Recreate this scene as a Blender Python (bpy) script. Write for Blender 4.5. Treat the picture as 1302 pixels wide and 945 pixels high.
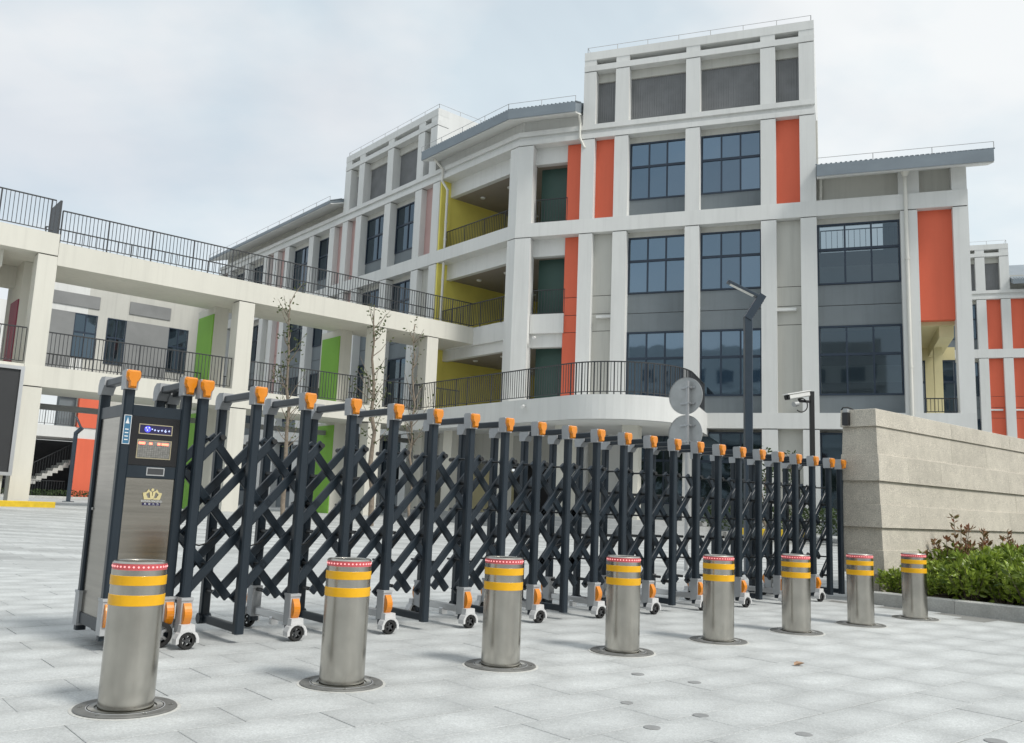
import bpy, bmesh, math, random
from mathutils import Matrix, Vector
import numpy as np
random.seed(7); rng = np.random.default_rng(7)
for o in list(bpy.data.objects): bpy.data.objects.remove(o)
sc = bpy.context.scene; col = sc.collection
R = math.radians

# ------------------------------------------------------------------ camera
FPX, PITCH, ROLL, EYE = 1108.15, .1533, .0397, .8946
cp, sp, cr, sr = math.cos(PITCH), math.sin(PITCH), math.cos(ROLL), math.sin(ROLL)
R0 = Matrix(((1,0,0),(0,sp,-cp),(0,cp,sp)))
RM = Matrix(((cr,-sr,0),(sr,cr,0),(0,0,1))) @ R0          # rows: right, down, forward
cam_d = bpy.data.cameras.new('camera'); cam = bpy.data.objects.new('camera', cam_d); col.objects.link(cam)
cam_d.sensor_width = 36; cam_d.lens = FPX/1302*36; cam_d.clip_start = .05; cam_d.clip_end = 3000
rt, dn, fw = RM[0], RM[1], RM[2]
cam.matrix_world = Matrix(((rt[0],-dn[0],-fw[0],0),(rt[1],-dn[1],-fw[1],0),(rt[2],-dn[2],-fw[2],EYE),(0,0,0,1)))
sc.camera = cam

# ------------------------------------------------------------------ light
SUN_EL, SUN_AZ = R(50), math.atan2(-.60, .80)     # direction towards the sun: to the right and behind the viewer
sd = Vector((math.cos(SUN_EL)*math.cos(SUN_AZ), math.cos(SUN_EL)*math.sin(SUN_AZ), math.sin(SUN_EL)))
sun_d = bpy.data.lights.new('sun', 'SUN'); sun_d.energy = 2.7; sun_d.angle = R(15); sun_d.color = (1, .965, .90)
sun = bpy.data.objects.new('sun', sun_d); col.objects.link(sun)
sun.rotation_euler = sd.to_track_quat('Z', 'Y').to_euler()
w = bpy.data.worlds.new('World'); sc.world = w; w.use_nodes = True
nt = w.node_tree; nt.nodes.clear()
def N(nt, t, **k):
    n = nt.nodes.new(t)
    for a, b in k.items():
        if a.startswith('in_'): n.inputs[a[3:]].default_value = b
        else: setattr(n, a, b)
    return n
sky = N(nt, 'ShaderNodeTexSky', sky_type='NISHITA', sun_disc=False, sun_elevation=SUN_EL,
        sun_rotation=math.atan2(sd.x, sd.y), air_density=1.0, dust_density=2.0)
tc = N(nt, 'ShaderNodeTexCoord')
mp = N(nt, 'ShaderNodeMapping'); mp.inputs['Scale'].default_value = (1, 1, 2.0)
n1 = N(nt, 'ShaderNodeTexNoise'); n1.inputs['Scale'].default_value = 1.25; n1.inputs['Detail'].default_value = 5; n1.inputs['Roughness'].default_value = .55; n1.inputs['Distortion'].default_value = .4
n2 = N(nt, 'ShaderNodeTexNoise'); n2.inputs['Scale'].default_value = 3.0; n2.inputs['Detail'].default_value = 8; n2.inputs['Roughness'].default_value = .5
rp = N(nt, 'ShaderNodeMapRange'); rp.inputs['From Min'].default_value = .36; rp.inputs['From Max'].default_value = .60; rp.inputs['To Min'].default_value = .70; rp.inputs['To Max'].default_value = .95
rc = N(nt, 'ShaderNodeValToRGB')
rc.color_ramp.elements[0].position = .40; rc.color_ramp.elements[0].color = (6.4, 7.25, 7.7, 1)
rc.color_ramp.elements[1].position = .60; rc.color_ramp.elements[1].color = (8.0, 8.2, 8.25, 1)
mx = N(nt, 'ShaderNodeMix', data_type='RGBA')
bg = N(nt, 'ShaderNodeBackground'); bg.inputs['Strength'].default_value = .11
ow = N(nt, 'ShaderNodeOutputWorld'); L = nt.links.new
L(tc.outputs['Generated'], mp.inputs['Vector']); L(mp.outputs[0], n1.inputs['Vector']); L(mp.outputs[0], n2.inputs['Vector'])
# thin cloud is whiter towards the sun's side
dt = N(nt, 'ShaderNodeVectorMath', operation='DOT_PRODUCT'); dt.inputs[1].default_value = (sd.x, sd.y, 0); L(tc.outputs['Generated'], dt.inputs[0])
am = N(nt, 'ShaderNodeMath', operation='MULTIPLY_ADD'); am.inputs[1].default_value = .16; L(dt.outputs['Value'], am.inputs[0]); L(n1.outputs[0], am.inputs[2]); L(am.outputs[0], rp.inputs['Value']); L(n2.outputs[0], rc.inputs['Fac'])
L(rp.outputs[0], mx.inputs[0]); L(sky.outputs[0], mx.inputs[6]); L(rc.outputs[0], mx.inputs[7])
L(mx.outputs[2], bg.inputs['Color']); L(bg.outputs[0], ow.inputs['Surface'])
sc.view_settings.view_transform = 'Standard'; sc.view_settings.look = 'None'; sc.view_settings.gamma = 1
sc.view_settings.exposure = 0.12

# ------------------------------------------------------------------ materials
def principled(name):
    m = bpy.data.materials.new(name); m.use_nodes = True
    return m, m.node_tree, m.node_tree.nodes['Principled BSDF']
def mat(name, c, rough=.6, metal=0, var=.10, scale=2.0, stretch=(1,1,1), bump=0, bscale=80, spec=.5, emit=0, fine=0, coat=0, rvar=0, orand=0, streak=0):
    m, nt, b = principled(name); L = nt.links.new
    b.inputs['Roughness'].default_value = rough; b.inputs['Metallic'].default_value = metal
    b.inputs['Specular IOR Level'].default_value = spec; b.inputs['Coat Weight'].default_value = coat
    tc = N(nt, 'ShaderNodeTexCoord'); oi = N(nt, 'ShaderNodeObjectInfo')
    ad = N(nt, 'ShaderNodeVectorMath', operation='ADD'); sc_ = N(nt, 'ShaderNodeVectorMath', operation='SCALE'); sc_.inputs['Scale'].default_value = 37
    cb = N(nt, 'ShaderNodeCombineXYZ')
    for i in range(3): L(oi.outputs['Random'], cb.inputs[i])
    L(cb.outputs[0], sc_.inputs[0]); L(tc.outputs['Object'], ad.inputs[0]); L(sc_.outputs[0], ad.inputs[1])
    mp = N(nt, 'ShaderNodeMapping'); mp.inputs['Scale'].default_value = stretch; L(ad.outputs[0], mp.inputs['Vector'])
    n = N(nt, 'ShaderNodeTexNoise'); n.inputs['Scale'].default_value = scale; n.inputs['Detail'].default_value = 6; n.inputs['Roughness'].default_value = .62
    L(mp.outputs[0], n.inputs['Vector'])
    r = N(nt, 'ShaderNodeMapRange'); r.inputs['From Min'].default_value = .3; r.inputs['From Max'].default_value = .7
    r.inputs['To Min'].default_value = 1-var; r.inputs['To Max'].default_value = 1+var*.6
    L(n.outputs[0], r.inputs['Value'])
    v = N(nt, 'ShaderNodeVectorMath', operation='SCALE'); v.inputs[0].default_value = c[:3]; L(r.outputs[0], v.inputs['Scale'])
    out = v.outputs[0]
    if fine:
        f = N(nt, 'ShaderNodeTexNoise'); f.inputs['Scale'].default_value = bscale; f.inputs['Detail'].default_value = 3; L(tc.outputs['Object'], f.inputs['Vector'])
        fr = N(nt, 'ShaderNodeMapRange'); fr.inputs['From Min'].default_value = .3; fr.inputs['From Max'].default_value = .7; fr.inputs['To Min'].default_value = 1-fine; fr.inputs['To Max'].default_value = 1+fine
        L(f.outputs[0], fr.inputs['Value'])
        v2 = N(nt, 'ShaderNodeVectorMath', operation='SCALE'); L(out, v2.inputs[0]); L(fr.outputs[0], v2.inputs['Scale']); out = v2.outputs[0]
    if streak:
        m3 = N(nt, 'ShaderNodeMapping'); m3.inputs['Scale'].default_value = (4.5,4.5,.16); L(ad.outputs[0], m3.inputs['Vector'])
        s3 = N(nt, 'ShaderNodeTexNoise'); s3.inputs['Scale'].default_value = 1.2; s3.inputs['Detail'].default_value = 5; s3.inputs['Roughness'].default_value = .65; L(m3.outputs[0], s3.inputs['Vector'])
        r3 = N(nt, 'ShaderNodeMapRange'); r3.inputs['From Min'].default_value = .50; r3.inputs['From Max'].default_value = .74; r3.inputs['To Min'].default_value = 1; r3.inputs['To Max'].default_value = 1-streak; L(s3.outputs[0], r3.inputs['Value'])
        v4 = N(nt, 'ShaderNodeVectorMath', operation='SCALE'); L(out, v4.inputs[0]); L(r3.outputs[0], v4.inputs['Scale']); out = v4.outputs[0]
    if orand:
        orr = N(nt, 'ShaderNodeMapRange'); orr.inputs['To Min'].default_value = 1-orand; orr.inputs['To Max'].default_value = 1+orand*.7; L(oi.outputs['Random'], orr.inputs['Value'])
        v3 = N(nt, 'ShaderNodeVectorMath', operation='SCALE'); L(out, v3.inputs[0]); L(orr.outputs[0], v3.inputs['Scale']); out = v3.outputs[0]
    L(out, b.inputs['Base Color'])
    if rvar:
        rr = N(nt, 'ShaderNodeMapRange'); rr.inputs['To Min'].default_value = rough-rvar; rr.inputs['To Max'].default_value = rough+rvar
        L(n.outputs[0], rr.inputs['Value']); L(rr.outputs[0], b.inputs['Roughness'])
    if bump:
        bn = N(nt, 'ShaderNodeTexNoise'); bn.inputs['Scale'].default_value = bscale; bn.inputs['Detail'].default_value = 3; L(mp.outputs[0], bn.inputs['Vector'])
        bp = N(nt, 'ShaderNodeBump'); bp.inputs['Strength'].default_value = bump; bp.inputs['Distance'].default_value = .01
        L(bn.outputs[0], bp.inputs['Height']); L(bp.outputs[0], b.inputs['Normal'])
    if emit:
        b.inputs['Emission Color'].default_value = (*c[:3], 1); b.inputs['Emission Strength'].default_value = emit
    return m
M = {}
M['white'] = mat('white wall paint', (.665,.67,.655), .75, var=.07, scale=.7, stretch=(1,1,.35), bump=.15, bscale=25, streak=.08)
M['cream'] = mat('cream wall paint', (.635,.62,.555), .75, var=.07, scale=.6, stretch=(1,1,.35), bump=.15, bscale=25, streak=.09)
M['beige'] = mat('beige grey wall paint', (.52,.515,.475), .8, var=.07, scale=.8, stretch=(1,1,.4), streak=.12)
M['grey'] = mat('slate grey wall paint', (.165,.19,.205), .7, var=.08, scale=.8, streak=.10)
M['midgrey'] = mat('mid grey wall paint', (.23,.235,.235), .8, var=.14, scale=.7)
M['joint'] = mat('shadow joint', (.10,.10,.10), .9, var=.05)
M['orange'] = mat('orange wall paint', (.72,.140,.070), .65, var=.07, scale=.8, stretch=(1,1,.4), streak=.045)
M['pink'] = mat('pale pink wall paint', (.50,.33,.31), .75, var=.08, scale=.8)
M['yellow'] = mat('mustard yellow wall paint', (.80,.70,.15), .75, var=.08, scale=.8)
M['paleyellow'] = mat('pale yellow wall paint', (.62,.56,.33), .75, var=.08, scale=.8)
M['green'] = mat('lime green wall paint', (.20,.44,.05), .7, var=.08, scale=.8)
M['darkgreen'] = mat('dark green wall paint', (.035,.085,.07), .5, var=.12, scale=.8)
M['maroon'] = mat('maroon wall paint', (.24,.045,.075), .6, var=.08, scale=.8)
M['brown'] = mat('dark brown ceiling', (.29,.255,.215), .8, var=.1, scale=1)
M['roof'] = mat('blue grey metal roof', (.20,.235,.265), .45, var=.12, scale=.9, stretch=(1,1,2), spec=.5)
M['soffit'] = mat('grey white soffit', (.72,.725,.71), .8, var=.08, scale=.6)
M['frame'] = mat('dark blue window frame', (.018,.032,.055), .4, var=.05)
M['rail'] = mat('charcoal railing paint', (.035,.038,.042), .5, var=.05)
M['wire'] = mat('galvanised lightning wire', (.42,.42,.42), .5, metal=.6, var=.05)
M['pvc'] = mat('white plastic pipe', (.66,.65,.60), .45, var=.06)
M['lamp'] = mat('white lamp glass', (.75,.75,.72), .4, var=.02)
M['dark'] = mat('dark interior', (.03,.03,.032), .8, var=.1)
M['gate'] = mat('slate powder coated aluminium', (.017,.026,.036), .36, var=.18, scale=6, stretch=(1,1,.3), rvar=.07, spec=.38)
M['cast'] = mat('light grey plastic casting', (.40,.41,.42), .5, var=.10, scale=9, fine=.05, bscale=120)
M['hoodwhite'] = mat('off white plastic hood', (.60,.60,.60), .5, var=.10, scale=9, fine=.05, bscale=120)
M['capdark'] = mat('dark grey plastic', (.05,.052,.055), .5, var=.08)
M['amber'] = mat('amber reflector plastic', (.72,.235,.006), .25, var=.10, scale=14, spec=.6, coat=.4)
M['silver'] = mat('silver trim', (.62,.62,.62), .3, metal=.9, var=.06)
M['rubber'] = mat('black rubber', (.018,.018,.018), .75, var=.15, scale=12)
M['bolt'] = mat('black bolt', (.02,.021,.022), .45, var=.05)
M['black'] = mat('black glass', (.004,.004,.005), .08, var=.0)
M['ledgrid'] = mat('led matrix face', (.24,.235,.22), .4, var=.35, scale=60)
M['red'] = mat('red led', (1,.14,.08), .4, emit=4, var=0)
M['redlens'] = mat('red lens band', (.50,.09,.10), .3, emit=.10, var=.05)
M['redled'] = mat('red led dot', (1,.40,.40), .4, emit=.8, var=0)
M['blue'] = mat('blue led', (.10,.10,1), .4, emit=.5, var=0)
M['bluetext'] = mat('pale blue led', (.55,.65,1), .4, emit=1.0, var=0)
M['sticker'] = mat('blue sticker', (.05,.16,.27), .4, var=.08)
M['paper'] = mat('white print', (.72,.74,.76), .5, var=.03)
M['gold'] = mat('gold lettering', (.86,.74,.40), .22, metal=.75, var=.06)
M['trim'] = mat('dull gold trim', (.42,.37,.25), .4, metal=.2, var=.05)
M['navy'] = mat('dark blue print', (.02,.015,.07), .4, var=.03)
M['concrete'] = mat('concrete kerb', (.50,.50,.475), .85, var=.20, scale=4, bump=.35, bscale=60, fine=.10)
M['yellowkerb'] = mat('yellow road paint', (.66,.45,.02), .7, var=.20, scale=5)
M['soil'] = mat('dark soil', (.045,.034,.024), .95, var=.35, scale=8, bump=.8, bscale=25)
M['bark'] = mat('young tree bark', (.22,.18,.14), .9, var=.30, scale=10, bump=.6, bscale=30)
M['alu'] = mat('weathered aluminium back', (.42,.43,.43), .5, metal=.35, var=.14, scale=5)
M['galv'] = mat('galvanised steel', (.42,.43,.44), .42, metal=.6, var=.12, scale=7)
M['lamppost'] = mat('dark blue grey lamp post', (.034,.050,.070), .33, var=.10, scale=4, spec=.55)
M['camwhite'] = mat('white camera shell', (.72,.72,.70), .4, var=.04)
M['leafdry'] = mat('dry fallen leaf', (.40,.26,.17), .8, var=.3, scale=20)
M['step'] = mat('grey granite step', (.36,.37,.37), .8, var=.14, scale=3, fine=.08)
M['board'] = mat('dark led screen', (.028,.029,.031), .45, var=.12, scale=2)
M['paleblock'] = mat('pale distant wall', (.58,.59,.58), .8, var=.08)

def steel(name, c, rough, sgrain, blotch=True):
    m, nt, b = principled(name); L = nt.links.new
    b.inputs['Metallic'].default_value = 1
    tc = N(nt, 'ShaderNodeTexCoord'); oi = N(nt, 'ShaderNodeObjectInfo'); ad = N(nt, 'ShaderNodeVectorMath', operation='ADD')
    L(tc.outputs['Object'], ad.inputs[0]); L(oi.outputs['Location'], ad.inputs[1])
    mp = N(nt, 'ShaderNodeMapping'); mp.inputs['Scale'].default_value = sgrain; L(ad.outputs[0], mp.inputs['Vector'])
    n = N(nt, 'ShaderNodeTexNoise'); n.inputs['Scale'].default_value = 14; n.inputs['Detail'].default_value = 5; L(mp.outputs[0], n.inputs['Vector'])
    s = N(nt, 'ShaderNodeTexNoise'); s.inputs['Scale'].default_value = 7; s.inputs['Detail'].default_value = 6; L(ad.outputs[0], s.inputs['Vector'])
    a = N(nt, 'ShaderNodeMath', operation='MULTIPLY_ADD'); a.inputs[1].default_value = .6; a.inputs[2].default_value = .68; L(n.outputs[0], a.inputs[0])
    a2 = N(nt, 'ShaderNodeMapRange'); a2.inputs['From Min'].default_value = .35; a2.inputs['From Max'].default_value = .75; a2.inputs['To Min'].default_value = 1.0; a2.inputs['To Max'].default_value = .80 if blotch else .97; L(s.outputs[0], a2.inputs['Value'])
    a3 = N(nt, 'ShaderNodeMath', operation='MULTIPLY'); L(a.outputs[0], a3.inputs[0]); L(a2.outputs[0], a3.inputs[1])
    v = N(nt, 'ShaderNodeVectorMath', operation='SCALE'); v.inputs[0].default_value = c; L(a3.outputs[0], v.inputs['Scale']); L(v.outputs[0], b.inputs['Base Color'])
    r = N(nt, 'ShaderNodeMapRange'); r.inputs['To Min'].default_value = rough-.06; r.inputs['To Max'].default_value = rough+(.10 if blotch else .02); L(s.outputs[0], r.inputs['Value']); L(r.outputs[0], b.inputs['Roughness'])
    bp = N(nt, 'ShaderNodeBump'); bp.inputs['Strength'].default_value = .12; bp.inputs['Distance'].default_value = .002; L(n.outputs[0], bp.inputs['Height']); L(bp.outputs[0], b.inputs['Normal'])
    if blotch:
        tg = N(nt, 'ShaderNodeTangent', direction_type='RADIAL', axis='Z'); L(tg.outputs[0], b.inputs['Tangent']); b.inputs['Anisotropic'].default_value = .75
    return m
M['steel'] = steel('brushed stainless steel', (.50,.48,.435), .19, (1,1,.03))
M['brushed'] = steel('brushed cabinet steel', (.31,.29,.255), .20, (.10,.10,4), False)
M['yellowtape'] = mat('yellow reflective tape', (.80,.42,.006), .35, var=.10, scale=12, spec=.5)

def glass(name, tint, rough=.03, wav=.05):
    m, nt, b = principled(name); L = nt.links.new
    oi = N(nt, 'ShaderNodeObjectInfo'); rr = N(nt, 'ShaderNodeMapRange'); rr.inputs['To Min'].default_value = .82; rr.inputs['To Max'].default_value = 1.12; L(oi.outputs['Random'], rr.inputs['Value']); vv = N(nt, 'ShaderNodeVectorMath', operation='SCALE'); vv.inputs[0].default_value = tint; L(rr.outputs[0], vv.inputs['Scale']); L(vv.outputs[0], b.inputs['Base Color']); b.inputs['Metallic'].default_value = .92; b.inputs['Roughness'].default_value = rough
    tc = N(nt, 'ShaderNodeTexCoord'); n = N(nt, 'ShaderNodeTexNoise'); n.inputs['Scale'].default_value = 1.3; n.inputs['Detail'].default_value = 1
    L(tc.outputs['Object'], n.inputs['Vector'])
    bp = N(nt, 'ShaderNodeBump'); bp.inputs['Strength'].default_value = wav; bp.inputs['Distance'].default_value = .05
    L(n.outputs[0], bp.inputs['Height']); L(bp.outputs[0], b.inputs['Normal'])
    return m
M['glass'] = glass('blue coated glass', (.15,.21,.27))
M['glassdark'] = glass('dark window glass', (.10,.135,.165))

def clear_glass():
    m, nt, b = principled('clear stairwell glass'); L = nt.links.new
    b.inputs['Base Color'].default_value = (.16,.20,.23,1); b.inputs['Metallic'].default_value = 1; b.inputs['Roughness'].default_value = .03
    t = N(nt, 'ShaderNodeBsdfTransparent'); t.inputs['Color'].default_value = (.60,.67,.71,1)
    x = N(nt, 'ShaderNodeMixShader'); x.inputs[0].default_value = .5
    L(t.outputs[0], x.inputs[1]); L(b.outputs[0], x.inputs[2]); L(x.outputs[0], nt.nodes['Material Output'].inputs['Surface']); return m
M['glassclear'] = clear_glass()
def louvre_mat():
    m, nt, b = principled('ribbed grey louvre'); L = nt.links.new
    tc = N(nt, 'ShaderNodeTexCoord'); n = N(nt, 'ShaderNodeTexNoise'); n.inputs['Scale'].default_value = 2.2
    L(tc.outputs['Object'], n.inputs['Vector'])
    r = N(nt, 'ShaderNodeMapRange'); r.inputs['To Min'].default_value = .75; r.inputs['To Max'].default_value = 1.2; L(n.outputs[0], r.inputs['Value'])
    v = N(nt, 'ShaderNodeVectorMath', operation='SCALE'); v.inputs[0].default_value = (.20,.205,.21); L(r.outputs[0], v.inputs['Scale'])
    L(v.outputs[0], b.inputs['Base Color']); b.inputs['Roughness'].default_value = .6
    return m
M['louvre'] = louvre_mat()

def paving_mat(name, far=False):
    m, nt, b = principled(name); L = nt.links.new
    g = N(nt, 'ShaderNodeNewGeometry'); oi = N(nt, 'ShaderNodeObjectInfo'); tc = N(nt, 'ShaderNodeTexCoord')
    def noise(scale, det, rough=.6, vec=None):
        n = N(nt, 'ShaderNodeTexNoise'); n.inputs['Scale'].default_value = scale; n.inputs['Detail'].default_value = det; n.inputs['Roughness'].default_value = rough
        L(vec or g.outputs['Position'], n.inputs['Vector']); return n.outputs[0]
    def rng_(x, a, b_, c, d):
        r = N(nt, 'ShaderNodeMapRange'); r.inputs['From Min'].default_value = a; r.inputs['From Max'].default_value = b_; r.inputs['To Min'].default_value = c; r.inputs['To Max'].default_value = d
        L(x, r.inputs['Value']); return r.outputs[0]
    def mul(a, b_):
        x = N(nt, 'ShaderNodeMath', operation='MULTIPLY'); L(a, x.inputs[0]); L(b_, x.inputs[1]); return x.outputs[0]
    big = rng_(noise(.55, 4), .35, .65, .95, 1.04)
    blot = rng_(noise(4.2, 6, .65), .38, .66, .93, 1.08)
    spk = rng_(noise(105, 3, .75), .32, .68, .80, 1.17)
    fin = rng_(noise(38, 4, .65), .35, .65, .92, 1.06)
    f = mul(mul(big, blot), mul(spk, fin))
    if not far:
        f = mul(f, rng_(oi.outputs['Random'], 0, 1, .955, 1.045))
        # drying marks: each slab is paler in its middle
        mp = N(nt, 'ShaderNodeMapping'); mp.inputs['Scale'].default_value = (3.0, 5.6, 0); L(tc.outputs['Object'], mp.inputs['Vector'])
        gr = N(nt, 'ShaderNodeTexGradient', gradient_type='SPHERICAL'); L(mp.outputs[0], gr.inputs['Vector'])
        f = mul(f, rng_(gr.outputs[1], 0, .7, .93, 1.16))
    else:
        mp = N(nt, 'ShaderNodeMapping'); mp.inputs['Rotation'].default_value = (0,0,R(-40.35)); mp.inputs['Scale'].default_value = (1,1,1); L(g.outputs['Position'], mp.inputs['Vector'])
        br = N(nt, 'ShaderNodeTexBrick'); br.inputs['Scale'].default_value = 1; br.inputs['Brick Width'].default_value = .6; br.inputs['Row Height'].default_value = .3
        br.inputs['Mortar Size'].default_value = .006; br.inputs['Color1'].default_value = (.88,.88,.88,1); br.inputs['Color2'].default_value = (1.08,1.08,1.08,1); br.inputs['Mortar'].default_value = (.6,.6,.6,1)
        L(mp.outputs[0], br.inputs['Vector']); f = mul(f, br.outputs[0])
        mp2 = N(nt, 'ShaderNodeMapping'); mp2.inputs['Rotation'].default_value = (0,0,R(-40.35)); mp2.inputs['Scale'].default_value = (.12,1.6,1); L(g.outputs['Position'], mp2.inputs['Vector'])
        f = mul(f, rng_(noise(1.1, 3, .6, mp2.outputs[0]), .38, .62, .80, 1.14))
    v = N(nt, 'ShaderNodeVectorMath', operation='SCALE'); v.inputs[0].default_value = (.445,.460,.457); L(f, v.inputs['Scale']); L(v.outputs[0], b.inputs['Base Color'])
    b.inputs['Roughness'].default_value = .72
    bp = N(nt, 'ShaderNodeBump'); bp.inputs['Strength'].default_value = .25; bp.inputs['Distance'].default_value = .002
    L(noise(260, 2), bp.inputs['Height']); L(bp.outputs[0], b.inputs['Normal'])
    return m
M['slab'] = paving_mat('pale granite slab'); M['farslab'] = paving_mat('pale granite paving', True)
M['slabgap'] = mat('dirty paving joint', (.22,.22,.21), .9, var=.2)
M['stone'] = mat('warm sandstone granite', (.555,.515,.44), .85, var=.14, scale=5, bump=.6, bscale=110, fine=.32, orand=.09)
M['stonegrey'] = mat('grey stone end block', (.47,.425,.335), .85, var=.20, scale=5, bump=.6, bscale=130, fine=.20)

def leaf_mat(name, c1, c2, rough=.4):
    m, nt, b = principled(name); L = nt.links.new
    g = N(nt, 'ShaderNodeNewGeometry'); tc = N(nt, 'ShaderNodeTexCoord')
    n = N(nt, 'ShaderNodeTexNoise'); n.inputs['Scale'].default_value = 9; L(tc.outputs['Object'], n.inputs['Vector'])
    a = N(nt, 'ShaderNodeMath', operation='MULTIPLY_ADD'); a.inputs[1].default_value = .55; L(g.outputs['Random Per Island'], a.inputs[0])
    s = N(nt, 'ShaderNodeMapRange'); s.inputs['From Min'].default_value = .3; s.inputs['From Max'].default_value = .7; s.inputs['To Max'].default_value = .45; L(n.outputs[0], s.inputs['Value']); L(s.outputs[0], a.inputs[2])
    x = N(nt, 'ShaderNodeMix', data_type='RGBA'); x.inputs[6].default_value = (*c1,1); x.inputs[7].default_value = (*c2,1)
    L(a.outputs[0], x.inputs[0]); L(x.outputs[2], b.inputs['Base Color']); b.inputs['Roughness'].default_value = rough
    tr = N(nt, 'ShaderNodeBsdfTranslucent'); L(x.outputs[2], tr.inputs['Color'])
    mxs = N(nt, 'ShaderNodeMixShader'); mxs.inputs[0].default_value = .22
    o = nt.nodes['Material Output']; L(b.outputs[0], mxs.inputs[1]); L(tr.outputs[0], mxs.inputs[2]); L(mxs.outputs[0], o.inputs['Surface'])
    return m
M['leaf'] = leaf_mat('bright green leaves', (.035,.08,.014), (.44,.56,.085), .36)
M['redleaf'] = leaf_mat('dark red young leaves', (.09,.13,.04), (.34,.11,.07))
M['treeleaf'] = leaf_mat('small tree leaves', (.04,.065,.02), (.11,.13,.04), .6)
M['darkleaf'] = leaf_mat('dark hedge leaves', (.02,.04,.012), (.06,.10,.025), .6)

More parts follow.
